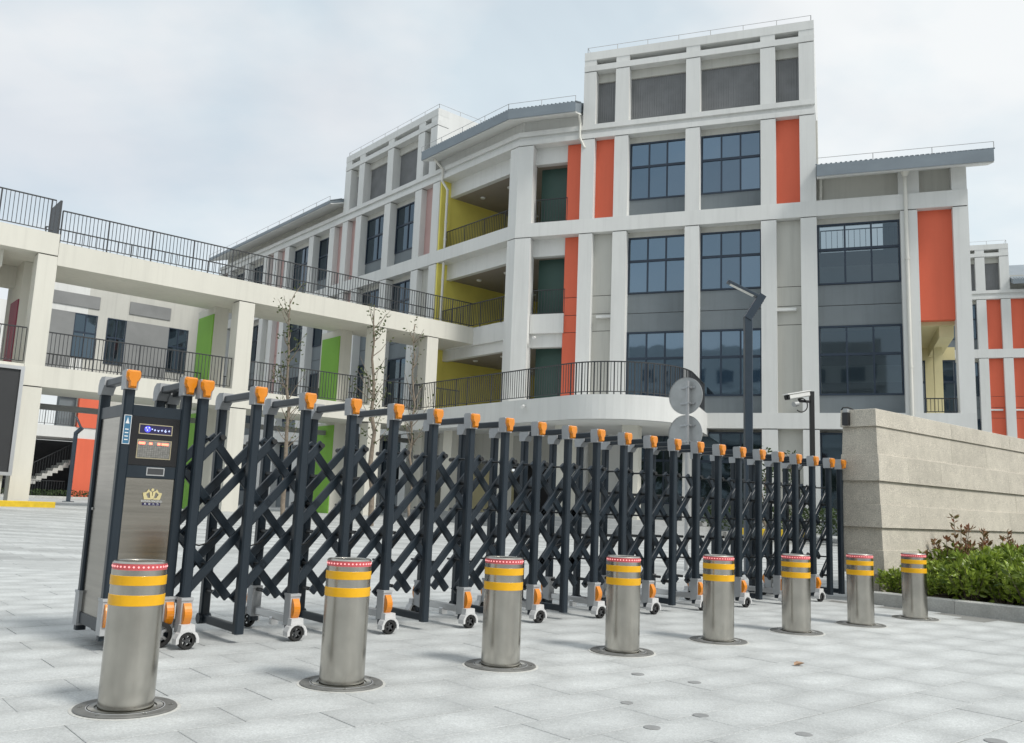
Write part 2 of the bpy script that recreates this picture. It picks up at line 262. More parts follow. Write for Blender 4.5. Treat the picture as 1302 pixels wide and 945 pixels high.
# ------------------------------------------------------------------ geometry helpers
W = {}
class F:                                   # a vertical working frame: s along, n away from the viewer, z up
    def __init__(s, org, deg):
        s.o = Vector((org[0], org[1], 0)); a = R(deg); s.a = a
        s.t = Vector((math.cos(a), math.sin(a), 0)); s.n = Vector((-math.sin(a), math.cos(a), 0))
    def P(f, s, n, z): return f.o + f.t*s + f.n*n + Vector((0,0,z))
    def M(f, s, n, z): return Matrix.Translation(f.P(s,n,z)) @ Matrix.Rotation(f.a, 4, 'Z')
class MB:
    def __init__(s): s.v = []; s.f = []; s.sm = []; s.mi = []; s.cur = 0
    def add(s, vs, fs, smooth=False):
        k = len(s.v); s.v += [Vector(p) for p in vs]
        for f in fs: s.f.append([i+k for i in f]); s.sm.append(smooth); s.mi.append(s.cur)
        return s
    def box(s, f, s0, s1, n0, n1, z0, z1):
        P = f.P
        return s.add([P(s0,n0,z0),P(s1,n0,z0),P(s1,n1,z0),P(s0,n1,z0),P(s0,n0,z1),P(s1,n0,z1),P(s1,n1,z1),P(s0,n1,z1)],
              [(0,3,2,1),(4,5,6,7),(0,1,5,4),(1,2,6,5),(2,3,7,6),(3,0,4,7)])
    def bar(s, p0, p1, wd, ht, up=(0,0,1), ch=.15, caps=True):        # chamfered bar from p0 to p1
        p0, p1 = Vector(p0), Vector(p1); d = (p1-p0).normalized(); up = Vector(up)
        x = d.cross(up)
        if x.length < 1e-4: x = d.cross(Vector((0,1,0)))
        x.normalize(); y = x.cross(d).normalized()
        a, b = wd/2, ht/2; c = ch*min(wd, ht)
        pr = [(-a+c,-b),(a-c,-b),(a,-b+c),(a,b-c),(a-c,b),(-a+c,b),(-a,b-c),(-a,-b+c)]
        vs = [p0+x*u+y*v for u,v in pr]+[p1+x*u+y*v for u,v in pr]
        fs = [(i,(i+1)%8,8+(i+1)%8,8+i) for i in range(8)]
        if caps: fs += [tuple(range(7,-1,-1)), tuple(range(8,16))]
        return s.add(vs, fs)
    def cyl(s, p0, p1, r0, r1=None, n=12, caps=True, smooth=True):
        r1 = r0 if r1 is None else r1
        p0, p1 = Vector(p0), Vector(p1); d = (p1-p0).normalized()
        x = d.cross(Vector((0,0,1)));  x = d.cross(Vector((0,1,0))) if x.length < 1e-4 else x
        x.normalize(); y = d.cross(x)
        A = [math.tau*i/n for i in range(n)]
        s.add([p0+(x*math.cos(a)+y*math.sin(a))*r0 for a in A]+[p1+(x*math.cos(a)+y*math.sin(a))*r1 for a in A], [(i,(i+1)%n,n+(i+1)%n,n+i) for i in range(n)], smooth)
        if caps:
            s.add([p0+(x*math.cos(a)+y*math.sin(a))*r0 for a in A], [tuple(range(n-1,-1,-1))])
            s.add([p1+(x*math.cos(a)+y*math.sin(a))*r1 for a in A], [tuple(range(n))])
        return s
    def tube(s, pts, r, n=8):
        pts = [Vector(p) for p in pts]
        for a, b in zip(pts[:-1], pts[1:]): s.cyl(a, b, r, n=n, caps=True)
        return s
    def lathe(s, prof, n=40, c=(0,0,0)):        # profile of (r,z); every step its own strip, so edges stay crisp
        c = Vector(c)
        for (r0,z0),(r1,z1) in zip(prof[:-1], prof[1:]):
            if r0 < 1e-6:
                s.add([c+Vector((0,0,z0))]+[c+Vector((r1*math.cos(math.tau*i/n), r1*math.sin(math.tau*i/n), z1)) for i in range(n)], [(0,1+i,1+(i+1)%n) for i in range(n)]); continue
            if r1 < 1e-6:
                s.add([c+Vector((0,0,z1))]+[c+Vector((r0*math.cos(math.tau*i/n), r0*math.sin(math.tau*i/n), z0)) for i in range(n)], [(0,1+(i+1)%n,1+i) for i in range(n)]); continue
            vs = [c+Vector((r*math.cos(math.tau*i/n), r*math.sin(math.tau*i/n), z)) for r,z in ((r0,z0),(r1,z1)) for i in range(n)]
            s.add(vs, [(i,(i+1)%n,n+(i+1)%n,n+i) for i in range(n)], abs(z1-z0) > 1e-6)
        return s
    def poly(s, pts, ext):                      # flat outline pushed along ext
        k = len(pts); pts = [Vector(p) for p in pts]; ext = Vector(ext)
        return s.add(pts+[p+ext for p in pts], [tuple(range(k)), tuple(range(2*k-1,k-1,-1))]+[(i,(i+1)%k,k+(i+1)%k,k+i) for i in range(k)])
    def sweep(s, path, prof, closed_prof=True, caps=True):   # profile (offset to the right-hand inside, z) along plan path with mitres
        pts = [Vector((p[0],p[1])) for p in path]; n = len(pts); k = len(prof); vs = []
        for i, p in enumerate(pts):
            d0 = (p-pts[i-1]).normalized() if i else (pts[1]-p).normalized()
            d1 = (pts[i+1]-p).normalized() if i < n-1 else d0
            n0 = Vector((-d0.y,d0.x)); n1 = Vector((-d1.y,d1.x)); m = n0+n1; m = m/(m.dot(n0)) if m.length > 1e-6 else n0
            for o, z in prof: q = p+m*o; vs.append((q.x,q.y,z))
        fs = []
        for i in range(n-1):
            for j in range(k if closed_prof else k-1):
                a = i*k+j; b = i*k+(j+1)%k; fs.append((a,b,b+k,a+k))
        if caps and closed_prof: fs += [tuple(range(k-1,-1,-1)), tuple(range((n-1)*k, n*k))]
        return s.add(vs, fs)
    def mesh(s, name, mt):
        me = bpy.data.meshes.new(name); me.from_pydata([tuple(v) for v in s.v], [], s.f)
        for m in (mt if isinstance(mt, (list,tuple)) else [mt]): me.materials.append(M[m])
        me.polygons.foreach_set('use_smooth', s.sm); me.polygons.foreach_set('material_index', s.mi); me.update()
        return me
    def build(s, name, mt, parent=None, **kw):
        if parent is not None:
            inv = W[parent].inverted(); s.v = [inv @ v for v in s.v]
            o = bpy.data.objects.new(name, s.mesh(name, mt)); o.parent = parent; W[o] = W[parent]
        else:
            xs = [v.x for v in s.v]; ys = [v.y for v in s.v]; zs = [v.z for v in s.v]
            c = Vector(((min(xs)+max(xs))/2, (min(ys)+max(ys))/2, min(zs))); s.v = [v-c for v in s.v]
            o = bpy.data.objects.new(name, s.mesh(name, mt)); o.location = c; W[o] = Matrix.Translation(c)
        col.objects.link(o)
        for k_, v_ in kw.items(): o[k_] = v_
        return o
def thing(name, label, cat, Mx, group=None):
    o = bpy.data.objects.new(name, None); o.empty_display_size = .2; col.objects.link(o); o.matrix_world = Mx; W[o] = Mx.copy()
    o['label'] = label; o['category'] = cat
    if group: o['group'] = group
    return o
def place(name, me, parent, Mx, **kw):            # a shared mesh put at a world matrix
    o = bpy.data.objects.new(name, me); col.objects.link(o); o.parent = parent; o.matrix_basis = W[parent].inverted() @ Mx; W[o] = Mx.copy()
    for k_, v_ in kw.items(): o[k_] = v_
    return o
def text(body, size, Mx, parent, mt, name='lettering', ext=.0006, align='CENTER'):
    cu = bpy.data.curves.new(name, 'FONT'); cu.body = body; cu.size = size; cu.extrude = ext; cu.align_x = align; cu.align_y = 'CENTER'; cu.resolution_u = 3
    t = bpy.data.objects.new(name, cu); col.objects.link(t)
    bpy.context.view_layer.update()
    me = bpy.data.meshes.new_from_object(t.evaluated_get(bpy.context.evaluated_depsgraph_get())); bpy.data.objects.remove(t)
    me.materials.clear(); me.materials.append(M[mt])
    return place(name, me, parent, Mx)

K = (-.0877, 34.068)                              # building corner
FR, FL = F(K, -20.4), F(K, -49.65)                # right facade, left wing
FC = F((-13.8228, 26.4), 40.35)                   # raised walkway
FG = F((-1.6178, 5.5374), 40.35)                  # gate line
def P2(f, s, n): p = f.P(s, n, 0); return (p.x, p.y)
def ground_z(v):                                  # the forecourt rises a little towards the school (v: distance behind the gate line)
    return 0 if v < 7 else min((v-7)/16.8, 1)*.35
def rise(x, y): return ground_z((Vector((x,y,0))-FG.o).dot(FG.n))
FP = Matrix.Rotation(0, 4, 'Z')

# ------------------------------------------------------------------ ground
def sheet():
    vs, fs = [], []
    us = [-400,-60,-20,-9,9,20,60,400]; vv = [-400,-60,-12,-4.2,6.9,7,12,18,23.8,60,400]
    for v in vv:
        for u in us: p = FG.P(u, v, ground_z(v)-.012); vs.append(p)
    nu = len(us)
    for j in range(len(vv)-1):
        for i in range(nu-1): fs.append((j*nu+i, j*nu+i+1, (j+1)*nu+i+1, (j+1)*nu+i))
    return vs, fs
b = MB(); b.add(*sheet()); plaza = b.build('plaza', 'farslab', kind='structure'); plaza['label'] = 'pale grey stone forecourt paving around the gate'
# paving slabs 0.6 x 0.3 m in running bond; the 300 nearest in view one by one, the others joined
def slab_mesh():
    b = MB(); h = .002; f0 = F((0,0), 0)
    x, y, c = .2983, .1481, .003
    vs = [(-x,-y,-.012),(x,-y,-.012),(x,y,-.012),(-x,y,-.012),(-x,-y,-c*.6),(x,-y,-c*.6),(x,y,-c*.6),(-x,y,-c*.6),(-x+c,-y+c,0),(x-c,-y+c,0),(x-c,y-c,0),(-x+c,y-c,0)]
    fs = [(8,9,10,11)]+[(i,(i+1)%4,4+(i+1)%4,4+i) for i in range(4)]+[(4+i,4+(i+1)%4,8+(i+1)%4,8+i) for i in range(4)]
    return b.add(vs, fs)
gapb = MB(); f = FG; gapb.add([f.P(-8.7,-4.2,-.009), f.P(7.0,-4.2,-.009), f.P(7.0,6.9,-.009), f.P(-8.7,6.9,-.009)], [(0,1,2,3)])
gap = gapb.build('joint_bed', 'slabgap', plaza)
sm = slab_mesh(); sme = sm.mesh('paving_slab', 'slab')
def project(p):
    q = RM @ (Vector(p)-Vector((0,0,EYE)))
    return (651+FPX*q.x/q.z, 472.5+FPX*q.y/q.z, q.z) if q.z > .05 else (9e9,9e9,-1)
cand = []; rofs = {}
for r in range(-14, 23):
    v = -.01+r*.3+.15; off = {0:.1,1:.42}[r%2] + rng.uniform(-.10,.10)
    for i in range(-15, 13):
        u = off+i*.6
        if u < -8.5 or u > 6.75: continue
        p = FG.P(u, v, 0); x, y, d = project(p)
        vis = -60 < x < 1362 and 480 < y < 1010
        cand.append((d if vis else 1e3+abs(d), u, v))
cand.sort()
rest = MB()
for k, (d, u, v) in enumerate(cand):
    Mx = FG.M(u+rng.uniform(-.001,.001), v, rng.uniform(-.0012,.0008))
    if k < 300: place('paving_slab', sme, plaza, Mx)
    else: rest.add([Mx @ x for x in sm.v], sm.f)
rest.build('paving_slab_field', 'slab', plaza, kind='stuff')
# yellow kerbs, grey lane and steps by the school
def kerb(name, path, h, wd, mt, label=None, z=.0):
    b = MB(); b.sweep(path, [(0,z-.05),(0,z+h-.015),(.015,z+h),(wd-.015,z+h),(wd,z+h-.015),(wd,z-.05)])
    o = b.build(name, mt, kind='structure')
    if label: o['label'] = label
    return o

# ------------------------------------------------------------------ school building
GZ = .32
school = thing('school_building', 'white school block with orange and mustard wall panels and a tall louvred upper storey', 'building', Matrix.Translation((K[0], K[1], GZ)))
def window(th, f, s0, s1, z0, z1, n, cols=3, split=.44, mt='glass', rows=2, fr=.06):
    b = MB(); d0, d1 = n-.03, n+.06
    b.box(f, s0, s1, d0, d1, z1-fr, z1); b.box(f, s0, s1, d0, d1, z0, z0+fr); b.box(f, s0, s0+fr, d0+.002, d1, z0+fr, z1-fr); b.box(f, s1-fr, s1, d0+.002, d1, z0+fr, z1-fr)
    zt = z1-fr-(z1-z0-2*fr)*split; zs = [(z0+fr, z1-fr)]
    if rows == 2: b.box(f, s0+fr, s1-fr, d0+.004, d1, zt-.045, zt+.045); zs = [(z0+fr, zt-.045), (zt+.045, z1-fr)]
    wd = (s1-s0-2*fr)/cols
    for i in range(1, cols): b.box(f, s0+fr+wd*i-.03, s0+fr+wd*i+.03, d0+.008, d1, z0+fr, z1-fr)
    w = b.build('window', 'frame', th)
    for a, c in zs:
        for i in range(cols):
            tl = rng.uniform(-.004, .004)
            b = MB(); x0 = s0+fr+wd*i+.01; x1 = s0+fr+wd*(i+1)-.01
            P = f.P; b.add([P(x0,n+.015+tl,a-.02),P(x1,n+.015-tl,a-.02),P(x1,n+.015-tl*2,c+.02),P(x0,n+.015,c+.02)], [(0,1,2,3)]); b.build('pane', mt, w)
    return w
def panel(th, f, name, mt, s0, s1, n0, n1, z0, z1):
    return MB().box(f, s0, s1, n0, n1, z0, z1).build(name, mt, th)
def column(th, f, s0, s1, z0, z1, n0=0, n1=.62, mt='white'):
    b = MB(); b.cur = 0; b.box(f, s0, s1, n0, n1, z0, z1-.035); b.cur = 1; b.box(f, s0+.03, s1-.03, n0+.035, n1, z1-.035, z1); return b.build('column', [mt,'joint'], th)
def strips(th, f, name, mt, s0, s1, n0, n1, zs):          # stacked panels with recessed joints between
    for a, c in zip(zs[:-1], zs[1:]): panel(th, f, name, mt, s0, s1, n0, n1, a+.012, c-.012)
    panel(th, f, 'panel_joint', 'joint', s0, s1, n0+.03, n1+.02, zs[0], zs[-1])
B1, B1T, B3, B3T, RB, RBT, TOP = 3.96, 4.51, 11.63, 12.2, 15.55, 16.13, 19.24
def band(th, f, s0, s1, z0, z1, n0=-.012, n1=.62, mt='white', groove=False):
    b = MB()
    if groove:
        b.box(f, s0, s1, n0, n1, z0, z0+.2); b.box(f, s0, s1, n0+.10, n1, z0+.2, z1-.2); b.box(f, s0, s1, n0, n1, z1-.2, z1)
    else: b.box(f, s0, s1, n0, n1, z0, z1)
    return b.build('floor_band', mt, th)
def bay(th, f, s0, s1, kind, top=True, low=True, ground=True, cols=3, mt='glass'):
    n = .42
    if kind == 'W':
        if top:
            panel(th, f, 'spandrel_panel', 'grey', s0, s1, n, .62, B3T, 12.95); window(th, f, s0, s1, 12.95, 15.30, n, cols, .42, mt); panel(th, f, 'lintel', 'beige', s0, s1, n-.02, .62, 15.30, RB)
        if low:
            window(th, f, s0, s1, 9.17, 11.42, n, cols, .42, mt); panel(th, f, 'lintel', 'beige', s0, s1, n-.02, .62, 11.42, B3)
            strips(th, f, 'spandrel_panel', 'grey', s0, s1, n, .62, [7.66, 8.40, 9.17])
            window(th, f, s0, s1, 5.18, 7.66, n, cols, .41, mt); panel(th, f, 'spandrel_panel', 'grey', s0, s1, n, .62, B1T, 5.18)
        if ground: window(th, f, s0, s1, 1.2, 3.86, n, cols, .4, 'glassdark'); panel(th, f, 'spandrel_panel', 'grey', s0, s1, n, .62, GZ, 1.2)
    else:
        a, c = kind
        nm = {'orange':'orange_panel','pink':'pink_panel','beige':'beige_panel'}
        if top: panel(th, f, nm[a], a, s0, s1, .3, .62, B3T, RB)
        if low: strips(th, f, nm[c], c, s0, s1, .3, .62, [B1T, 7.73, 8.42, 9.14, B3])
        if ground: panel(th, f, 'beige_panel', 'beige', s0, s1, .3, .62, GZ, B1)
def lightning(th, pts, h=.28, step=1.5):
    b = MB(); pts = [Vector(p) for p in pts]
    for a, c in zip(pts[:-1], pts[1:]):
        k = max(1, int((c-a).length/step)); up = Vector((0,0,h))
        b.cyl(a+up, c+up, .010, n=5)
        for i in range(k+1): q = a.lerp(c, i/k); b.cyl(q, q+up, .014, n=5)
    return b.build('lightning_conductor', 'wire', th)
def railing(th, pts, zb, h=1.08, gap=.115, r=.009):
    b = MB(); pts = [Vector((p[0],p[1],0)) for p in pts]; bars = MB()
    for a, c in zip(pts[:-1], pts[1:]):
        b.bar(a+Vector((0,0,zb+h)), c+Vector((0,0,zb+h)), .05, .035); b.bar(a+Vector((0,0,zb+.10)), c+Vector((0,0,zb+.10)), .035, .025)
        d = c-a; k = max(1, round(d.length/gap))
        for i in range(k+1):
            q = a+d*(i/k)
            if i % 12 == 0: b.bar(q+Vector((0,0,zb-.02)), q+Vector((0,0,zb+h)), .04, .04, up=d)
            else: bars.bar(q+Vector((0,0,zb+.10)), q+Vector((0,0,zb+h)), .018, .018, up=d, ch=0.05)
    o = b.build('railing', 'rail', th); bars.build('railing_bars', 'rail', o, kind='stuff'); return o
def pipe(th, pts, r=.055, hopper=None):
    b = MB(); b.tube(pts, r, 10)
    for p in pts[1:-1]: b.lathe([(0,-r*1.2),(r*1.2,-r*.6),(r*1.2,r*.6),(0,r*1.2)], 10, p)
    p0, p1 = Vector(pts[-2]), Vector(pts[-1])
    for t in (.25,.55,.85): q = p0.lerp(p1, t); b.lathe([(r,-.04),(r*1.25,-.04),(r*1.25,.04),(r,.04)], 10, q)
    if hopper is not None:
        b.lathe([(.06,-.22),(.15,-.05),(.15,.16),(.12,.16),(.12,-.02)], 12, hopper)
    return b.build('downpipe', 'pvc', th)
def tower(th, f, cols, s0, s1):                       # open frame of the top storey with ribbed louvres behind
    band(th, f, s0, s1, 18.90, TOP); band(th, f, s0, s1, 18.42, 18.66)
    for a, c in cols:
        column(th, f, a, c, RBT, 18.42); MB().box(f, a+.004, c-.004, .004, .62, 18.66, 18.90).build('stub_column', 'white', th)
    panel(th, f, 'slot_back', 'beige', s0+.1, s1-.1, .50, .62, 18.6, 18.95)
    for (a0, a1), (b0, b1) in zip(cols[:-1], cols[1:]):
        panel(th, f, 'louvre_frame', 'beige', a1, b0, .36, .6, 18.05, 18.42)
        b = MB(); k = max(4, int((b0-a1)/.09))
        b.box(f, a1, b0, .46, .6, RBT, 18.05)
        for i in range(k): x = a1+(b0-a1)*(i+.5)/k; b.box(f, x-.030, x+.030, .438, .47, RBT, 18.049)
        b.build('louvre_panel', 'louvre', th)
    # side and rear walls, roof slab
    b = MB(); b.box(f, s0, s0+.3, .62, 9, RBT, TOP-.003); b.box(f, s1-.3, s1, .62, 9, RBT, TOP-.003); b.box(f, s0+.3, s1-.3, .62, 9, 18.7, 19.0); b.box(f, s0+.3,s1-.3, 8.7, 9, RBT, 18.7)
    b.build('tower_wall', 'white', th)
    Q = [f.P(s0+.1,8.8,TOP), f.P(s0+.1,.1,TOP), f.P(s1-.1,.1,TOP), f.P(s1-.1,8.8,TOP)]
    lightning(th, Q, .26, 1.1)

# --- right facade
RC = [(2.67,3.22),(4.03,4.58),(6.82,7.36),(9.60,10.14),(10.98,11.53)]
def swept_band(th, path, z0, z1, groove=False):
    if groove: prof = [(-.012,z0),(.62,z0),(.62,z1),(-.012,z1),(-.012,z1-.2),(.09,z1-.2),(.09,z0+.2),(-.012,z0+.2)]
    else: prof = [(-.012,z0),(.62,z0),(.62,z1),(-.012,z1)]
    return MB().sweep(path, prof).build('floor_band', 'white', th)
swept_band(school, [P2(FL,-31,0), K, P2(FR,11.53,0)], RB, RBT, True); swept_band(school, [P2(FL,-31,0), K, P2(FR,16.40,0)], B3, B3T)
for s0, s1 in RC:
    column(school, FR, s0, s1, B3T, RB); column(school, FR, s0, s1, B1T, B3); column(school, FR, s0, s1, GZ, B1)
tower(school, FR, [(2.72,3.22)]+RC[1:], 2.72, 11.53)
band(school, FR, 2.5, 16.40, B1, B1T)
bay(school, FR, 3.22, 4.03, ('orange','beige')); bay(school, FR, 10.14, 10.98, ('orange','beige'))
bay(school, FR, 4.58, 6.82, 'W'); bay(school, FR, 7.36, 9.60, 'W')
for s0, s1 in ((14.28,14.82),(15.92,16.40)): column(school, FR, s0, s1, B1T, B3); column(school, FR, s0, s1, GZ, B1)
bay(school, FR, 11.53, 14.28, 'W', top=False, mt='glassclear')
for z0, z1, m in ((9.0,9.85,'grey'),(9.85,10.55,'paleblock'),(10.55,11.12,'grey'),(5.0,6.0,'midgrey'),(6.0,6.65,'paleblock'),(6.65,8.0,'grey')): MB().box(FR, 11.6, 14.5, 3.0, 3.2, z0, z1).build('stairwell_wall', m, school)
MB().box(FR, 13.9, 14.5, 3.3, 3.5, 11.12, 12.6).build('stairwell_wall', 'grey', school)
railing(school, [P2(FR,11.62,3.1), P2(FR,14.5,3.1)], 11.08, .95, .20)
MB().box(FR, 11.6, 14.5, 3.3, 3.5, 8.38, 9.0).build('stairwell_wall', 'grey', school)
panel(school, FR, 'orange_panel', 'orange', 14.82, 15.92, .3, .62, 7.74, B3)
# little ledges on the beige panels
for s0, s1 in ((3.42,4.03),(10.14,10.80)): MB().box(FR, s0, s1, .13, .30, 8.22, 8.32).build('ledge', 'white', school)
# wall under the right roof
panel(school, FR, 'attic_wall', 'beige', 11.53, 16.38, .45, .75, B3T, 13.36)
panel(school, FR, 'attic_pier', 'white', 14.25, 14.92, .15, .46, B3T, 13.1); panel(school, FR, 'attic_pier', 'white', 15.92, 16.39, .05, .46, B3T, 13.3)
# yellow loggia at the right end
b = MB(); b.box(FR, 14.82, 15.92, .62, 5, 7.60, 7.74); b.build('loggia_ceiling', 'paleyellow', school)
panel(school, FR, 'loggia_beam', 'paleyellow', 15.45, 15.9, .7, 4.6, 7.2, 7.6)
panel(school, FR, 'loggia_wall', 'paleyellow', 14.5, 16.4, 4.8, 5.0, B1T, 5.0); panel(school, FR, 'loggia_wall', 'paleyellow', 14.5, 16.4, 4.8, 5.0, 7.1, 7.6)
window(school, FR, 14.5, 15.35, 5.0, 7.1, 4.82, 1, .4, 'glassdark'); panel(school, FR, 'loggia_wall', 'paleyellow', 15.35, 15.75, 4.8, 5.0, 5.0, 7.1); window(school, FR, 15.75, 16.4, 5.0, 7.1, 4.82, 1, .4, 'glassdark')
panel(school, FR, 'loggia_column', 'paleyellow', 15.45, 15.72, 2.6, 2.95, B1T, 7.2)
panel(school, FR, 'loggia_floor', 'beige', 14.82, 15.92, .62, 5.0, 4.3, 4.505)
railing(school, [P2(FR,14.85,.5), P2(FR,15.9,.5)], B1T, .55)
# wall core behind the facade, roof deck
b = MB(); b.box(FR, 2.7, 11.6, .64, .9, GZ, RB); b.box(FR, 11.6, 14.55, .64, .9, GZ, 4.4); b.box(FR, 11.6, 14.55, .64, 1.0, 11.5, 12.2); b.box(FR, 11.6, 14.55, .64, 7, 8.0, 8.38); b.box(FR, 11.6, 14.55, .64, 7, 4.3, 4.5); b.box(FR, 11.4, 11.6, .9, 7, 4.4, 12); b.box(FR, 2.7, 11.5, .64, 9, RB+.1, RB+.5); b.box(FR, 16.1, 16.39, .75, 9, B3T, 13.3); b.box(FR, 14.55, 14.8, .64, 5.2, GZ, B3T); b.box(FR, 14.6, 16.38, .64, 9, B3T-.3, B3T-.02); b.box(FR, 11.53, 11.6, .64, 9, B3T-.3, B3T-.02)
b.build('core_wall', 'beige', school)
# --- left wing
LC = [(-6.04,-5.49),(-7.50,-6.95),(-10.20,-9.65),(-12.97,-12.42),(-14.35,-13.80),(-15.75,-15.20),(-18.10,-17.55),(-21.10,-20.55),(-22.60,-22.05),(-23.95,-23.40),(-26.7,-26.15),(-29.5,-28.95),(-30.9,-30.35)]
for i, (s0, s1) in enumerate(LC):
    column(school, FL, s0, s1, B3T, RB); column(school, FL, s0, s1, B1T, B3); column(school, FL, s0, s1, GZ, B1)
LB = ['PB','W','W','PP','PB','W','W','PP','PB','W','W','PB']
for (a, c), k in zip(zip(LC[:-1], LC[1:]), LB):
    s0, s1 = c[1], a[0]
    if k == 'W': bay(school, FL, s0, s1, 'W', cols=2, mt='glassdark')
    else: bay(school, FL, s0, s1, ('pink','pink' if k == 'PP' else 'beige'))
band(school, FL, -31.0, -5.49, B1, B1T)
tower(school, FL, [(-6.47,-5.92)]+LC[1:4]+[(-14.40,-13.80)], -14.40, -5.92) if False else tower(school, FL, [(-14.40,-13.80),(-12.97,-12.42),(-10.20,-9.65),(-7.50,-6.95),(-6.47,-5.92)], -14.40, -5.92)
b = MB(); b.box(FL, -31, -5.5, .64, .9, GZ, RB); b.box(FL, -14.3, -6, .64, 9, RB+.1, RB+.5); b.build('core_wall', 'beige', school)
# --- corner terraces
b = MB(); kk = FR.P(0,0,0); q = [FL.P(-.50,0,0), FR.P(0,0,0), FR.P(.66,.0,0), FR.P(.62,.62,0), FL.P(-.50,.62,0)]
for z0, z1 in ((B3T,RB-.035),(B1T-.9,B3-.035)): b.poly([p+Vector((0,0,z0)) for p in q], (0,0,z1-z0))
b.build('corner_column', 'white', school)
MB().poly([FL.P(-.47,.035,B1T), FR.P(0,.035,B1T), FR.P(.62,.035,B1T), FR.P(.60,.60,B1T), FL.P(-.47,.60,B1T)], (0,0,RB-B1T-.01)).build('column_joint', 'joint', school)
b = MB(); b.box(FL, -5.62, -5.49, .62, 8.2, B1T-.5, RB); b.box(FL, -5.487, -5.40, .05, .66, B1T, B3-.01); b.box(FL, -5.487, -5.40, .05, .66, B3T+.003, RB-.01); b.box(FL, -5.487,-5.40,.62,8.2,B1T-.5,RB); b.build('yellow_wall', 'yellow', school)
panel(school, FL, 'yellow_wall', 'yellow', -5.48, 0.2, 8.0, 8.2, GZ, RB)
panel(school, FR, 'dark_green_wall', 'darkgreen', .70, 2.05, 1.05, 1.2, B1T, RB)
strips(school, FR, 'orange_wall', 'orange', 2.0, 2.668, .40, 3.0, [GZ, 4.6, 7.73, 8.42, 9.14, B3-.002]); panel(school, FR, 'orange_wall', 'orange', 2.0, 2.668, .40, 3.0, B3T+.002, RB-.02)
for zc, zh, zt in ((14.85,14.85,RB), (10.95,10.92,B3), (7.25,7.18,7.70)):
    MB().box(FL, -5.40, -.47, .58, .82, zh, zt+.2).build('header_beam', 'white', school)
    MB().box(FR, .62, 2.06, .46, .75, zh, zt+.2).build('header_beam', 'white', school)
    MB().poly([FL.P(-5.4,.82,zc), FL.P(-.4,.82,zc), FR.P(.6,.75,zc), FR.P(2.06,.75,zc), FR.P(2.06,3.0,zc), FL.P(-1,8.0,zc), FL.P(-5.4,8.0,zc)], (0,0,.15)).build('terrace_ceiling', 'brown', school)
    for s, n in ((-4.3,1.6),(-2.4,1.6),(-1.0,2.6),(-3.3,3.3),(-4.4,5.0)):
        b = MB(); b.lathe([(0,-.05),(.10,-.05),(.12,.01)], 14, FL.P(s, n, zc)); b.build('ceiling_light', 'lamp', school)
for zf in (8.40, 12.2):
    MB().poly([FL.P(-5.39,.66,zf-.25), FL.P(-.3,.66,zf-.25), FR.P(.5,.66,zf-.25), FR.P(2.05,.66,zf-.25), FR.P(2.05,3.0,zf-.25), FL.P(-1,8.0,zf-.25), FL.P(-5.39,8.0,zf-.25)], (0,0,.24)).build('terrace_floor', 'beige', school)
MB().box(FR, .66, 2.05, .30, .55, 7.72, 8.50).build('terrace_upstand', 'white', school); MB().box(FL, -5.0, -.5, .45, .70, 7.62, 8.40).build('terrace_upstand', 'white', school)
for z in (B3T, 8.40):
    railing(school, [P2(FL,-5.38,.42), P2(FL,-.5,.42)], z, .95 if z > 10 else 1.05)
    railing(school, [P2(FR,.72,.40), P2(FR,2.04,.40)], z+.05, 1.05)
# --- roofs
def roof(th, path, prof, name='roof'):
    return MB().sweep(path, prof).build(name, 'roof', th)
def ridges(th, path, z, o=0):
    b = MB()
    for (x0,y0),(x1,y1) in zip(path[:-1], path[1:]):
        a, c = Vector((x0,y0,0)), Vector((x1,y1,0)); d = c-a; k = int(d.length/.16); nn = Vector((-d.y,d.x,0)).normalized()
        for i in range(k+1):
            q = a+d*(i/k); b.bar(q+Vector((0,0,z+.012)), q+nn*.7+Vector((0,0,z+.012+.7*.40)), .07, .05, ch=.3)
    return b.build('roof_ridges', 'roof', th, kind='stuff')
# the left wing's low roof, the corner roof and the right roof: fascia, sloping slab, light soffit
def roof_set(path, zb, zt, deep=7.5):
    k = .40
    r = MB().sweep(path, [(0,zb),(0,zt),(deep,zt+deep*k),(deep,zt+deep*k-.28),(.30,zb+.07)]).build('roof', 'roof', school)
    MB().sweep(path, [(.06,zb-.035),(.06,zb+.03),(1.32,zb+.42),(1.32,zb+.36)]).build('soffit', 'soffit', school)
    ridges(school, path, zt)
    lightning(school, [Vector((p[0],p[1],zt+.03)) for p in path], .22, 1.4)
pc = [P2(FL,-5.95,-.8), None, P2(FR,2.62,-.8)]
# mitre corner of the two eaves
a0 = FL.P(0,-.8,0); a1 = FR.P(0,-.8,0); tL, tR = FL.t, FR.t
den = tL.x*tR.y-tL.y*tR.x; dd = a1-a0; lam = (dd.x*tR.y-dd.y*tR.x)/den; cpt = a0+tL*lam
pc[1] = (cpt.x, cpt.y)
roof_set(pc, 16.40, 16.80)
roof_set([P2(FR,11.56,-.8), P2(FR,17.12,-.8)], 12.82, 13.24)
roof_set([P2(FL,-31.0,-.8), P2(FL,-14.45,-.8)], 16.46, 16.60)
panel(school, FL, 'attic_wall', 'white', -5.92, 0, .28, .8, RBT, 16.95); panel(school, FR, 'attic_wall', 'white', 0, 2.72, .28, .8, RBT, 16.95); panel(school, FL, 'attic_wall', 'beige', -31, -14.4, .5, .8, RBT, 17.2)
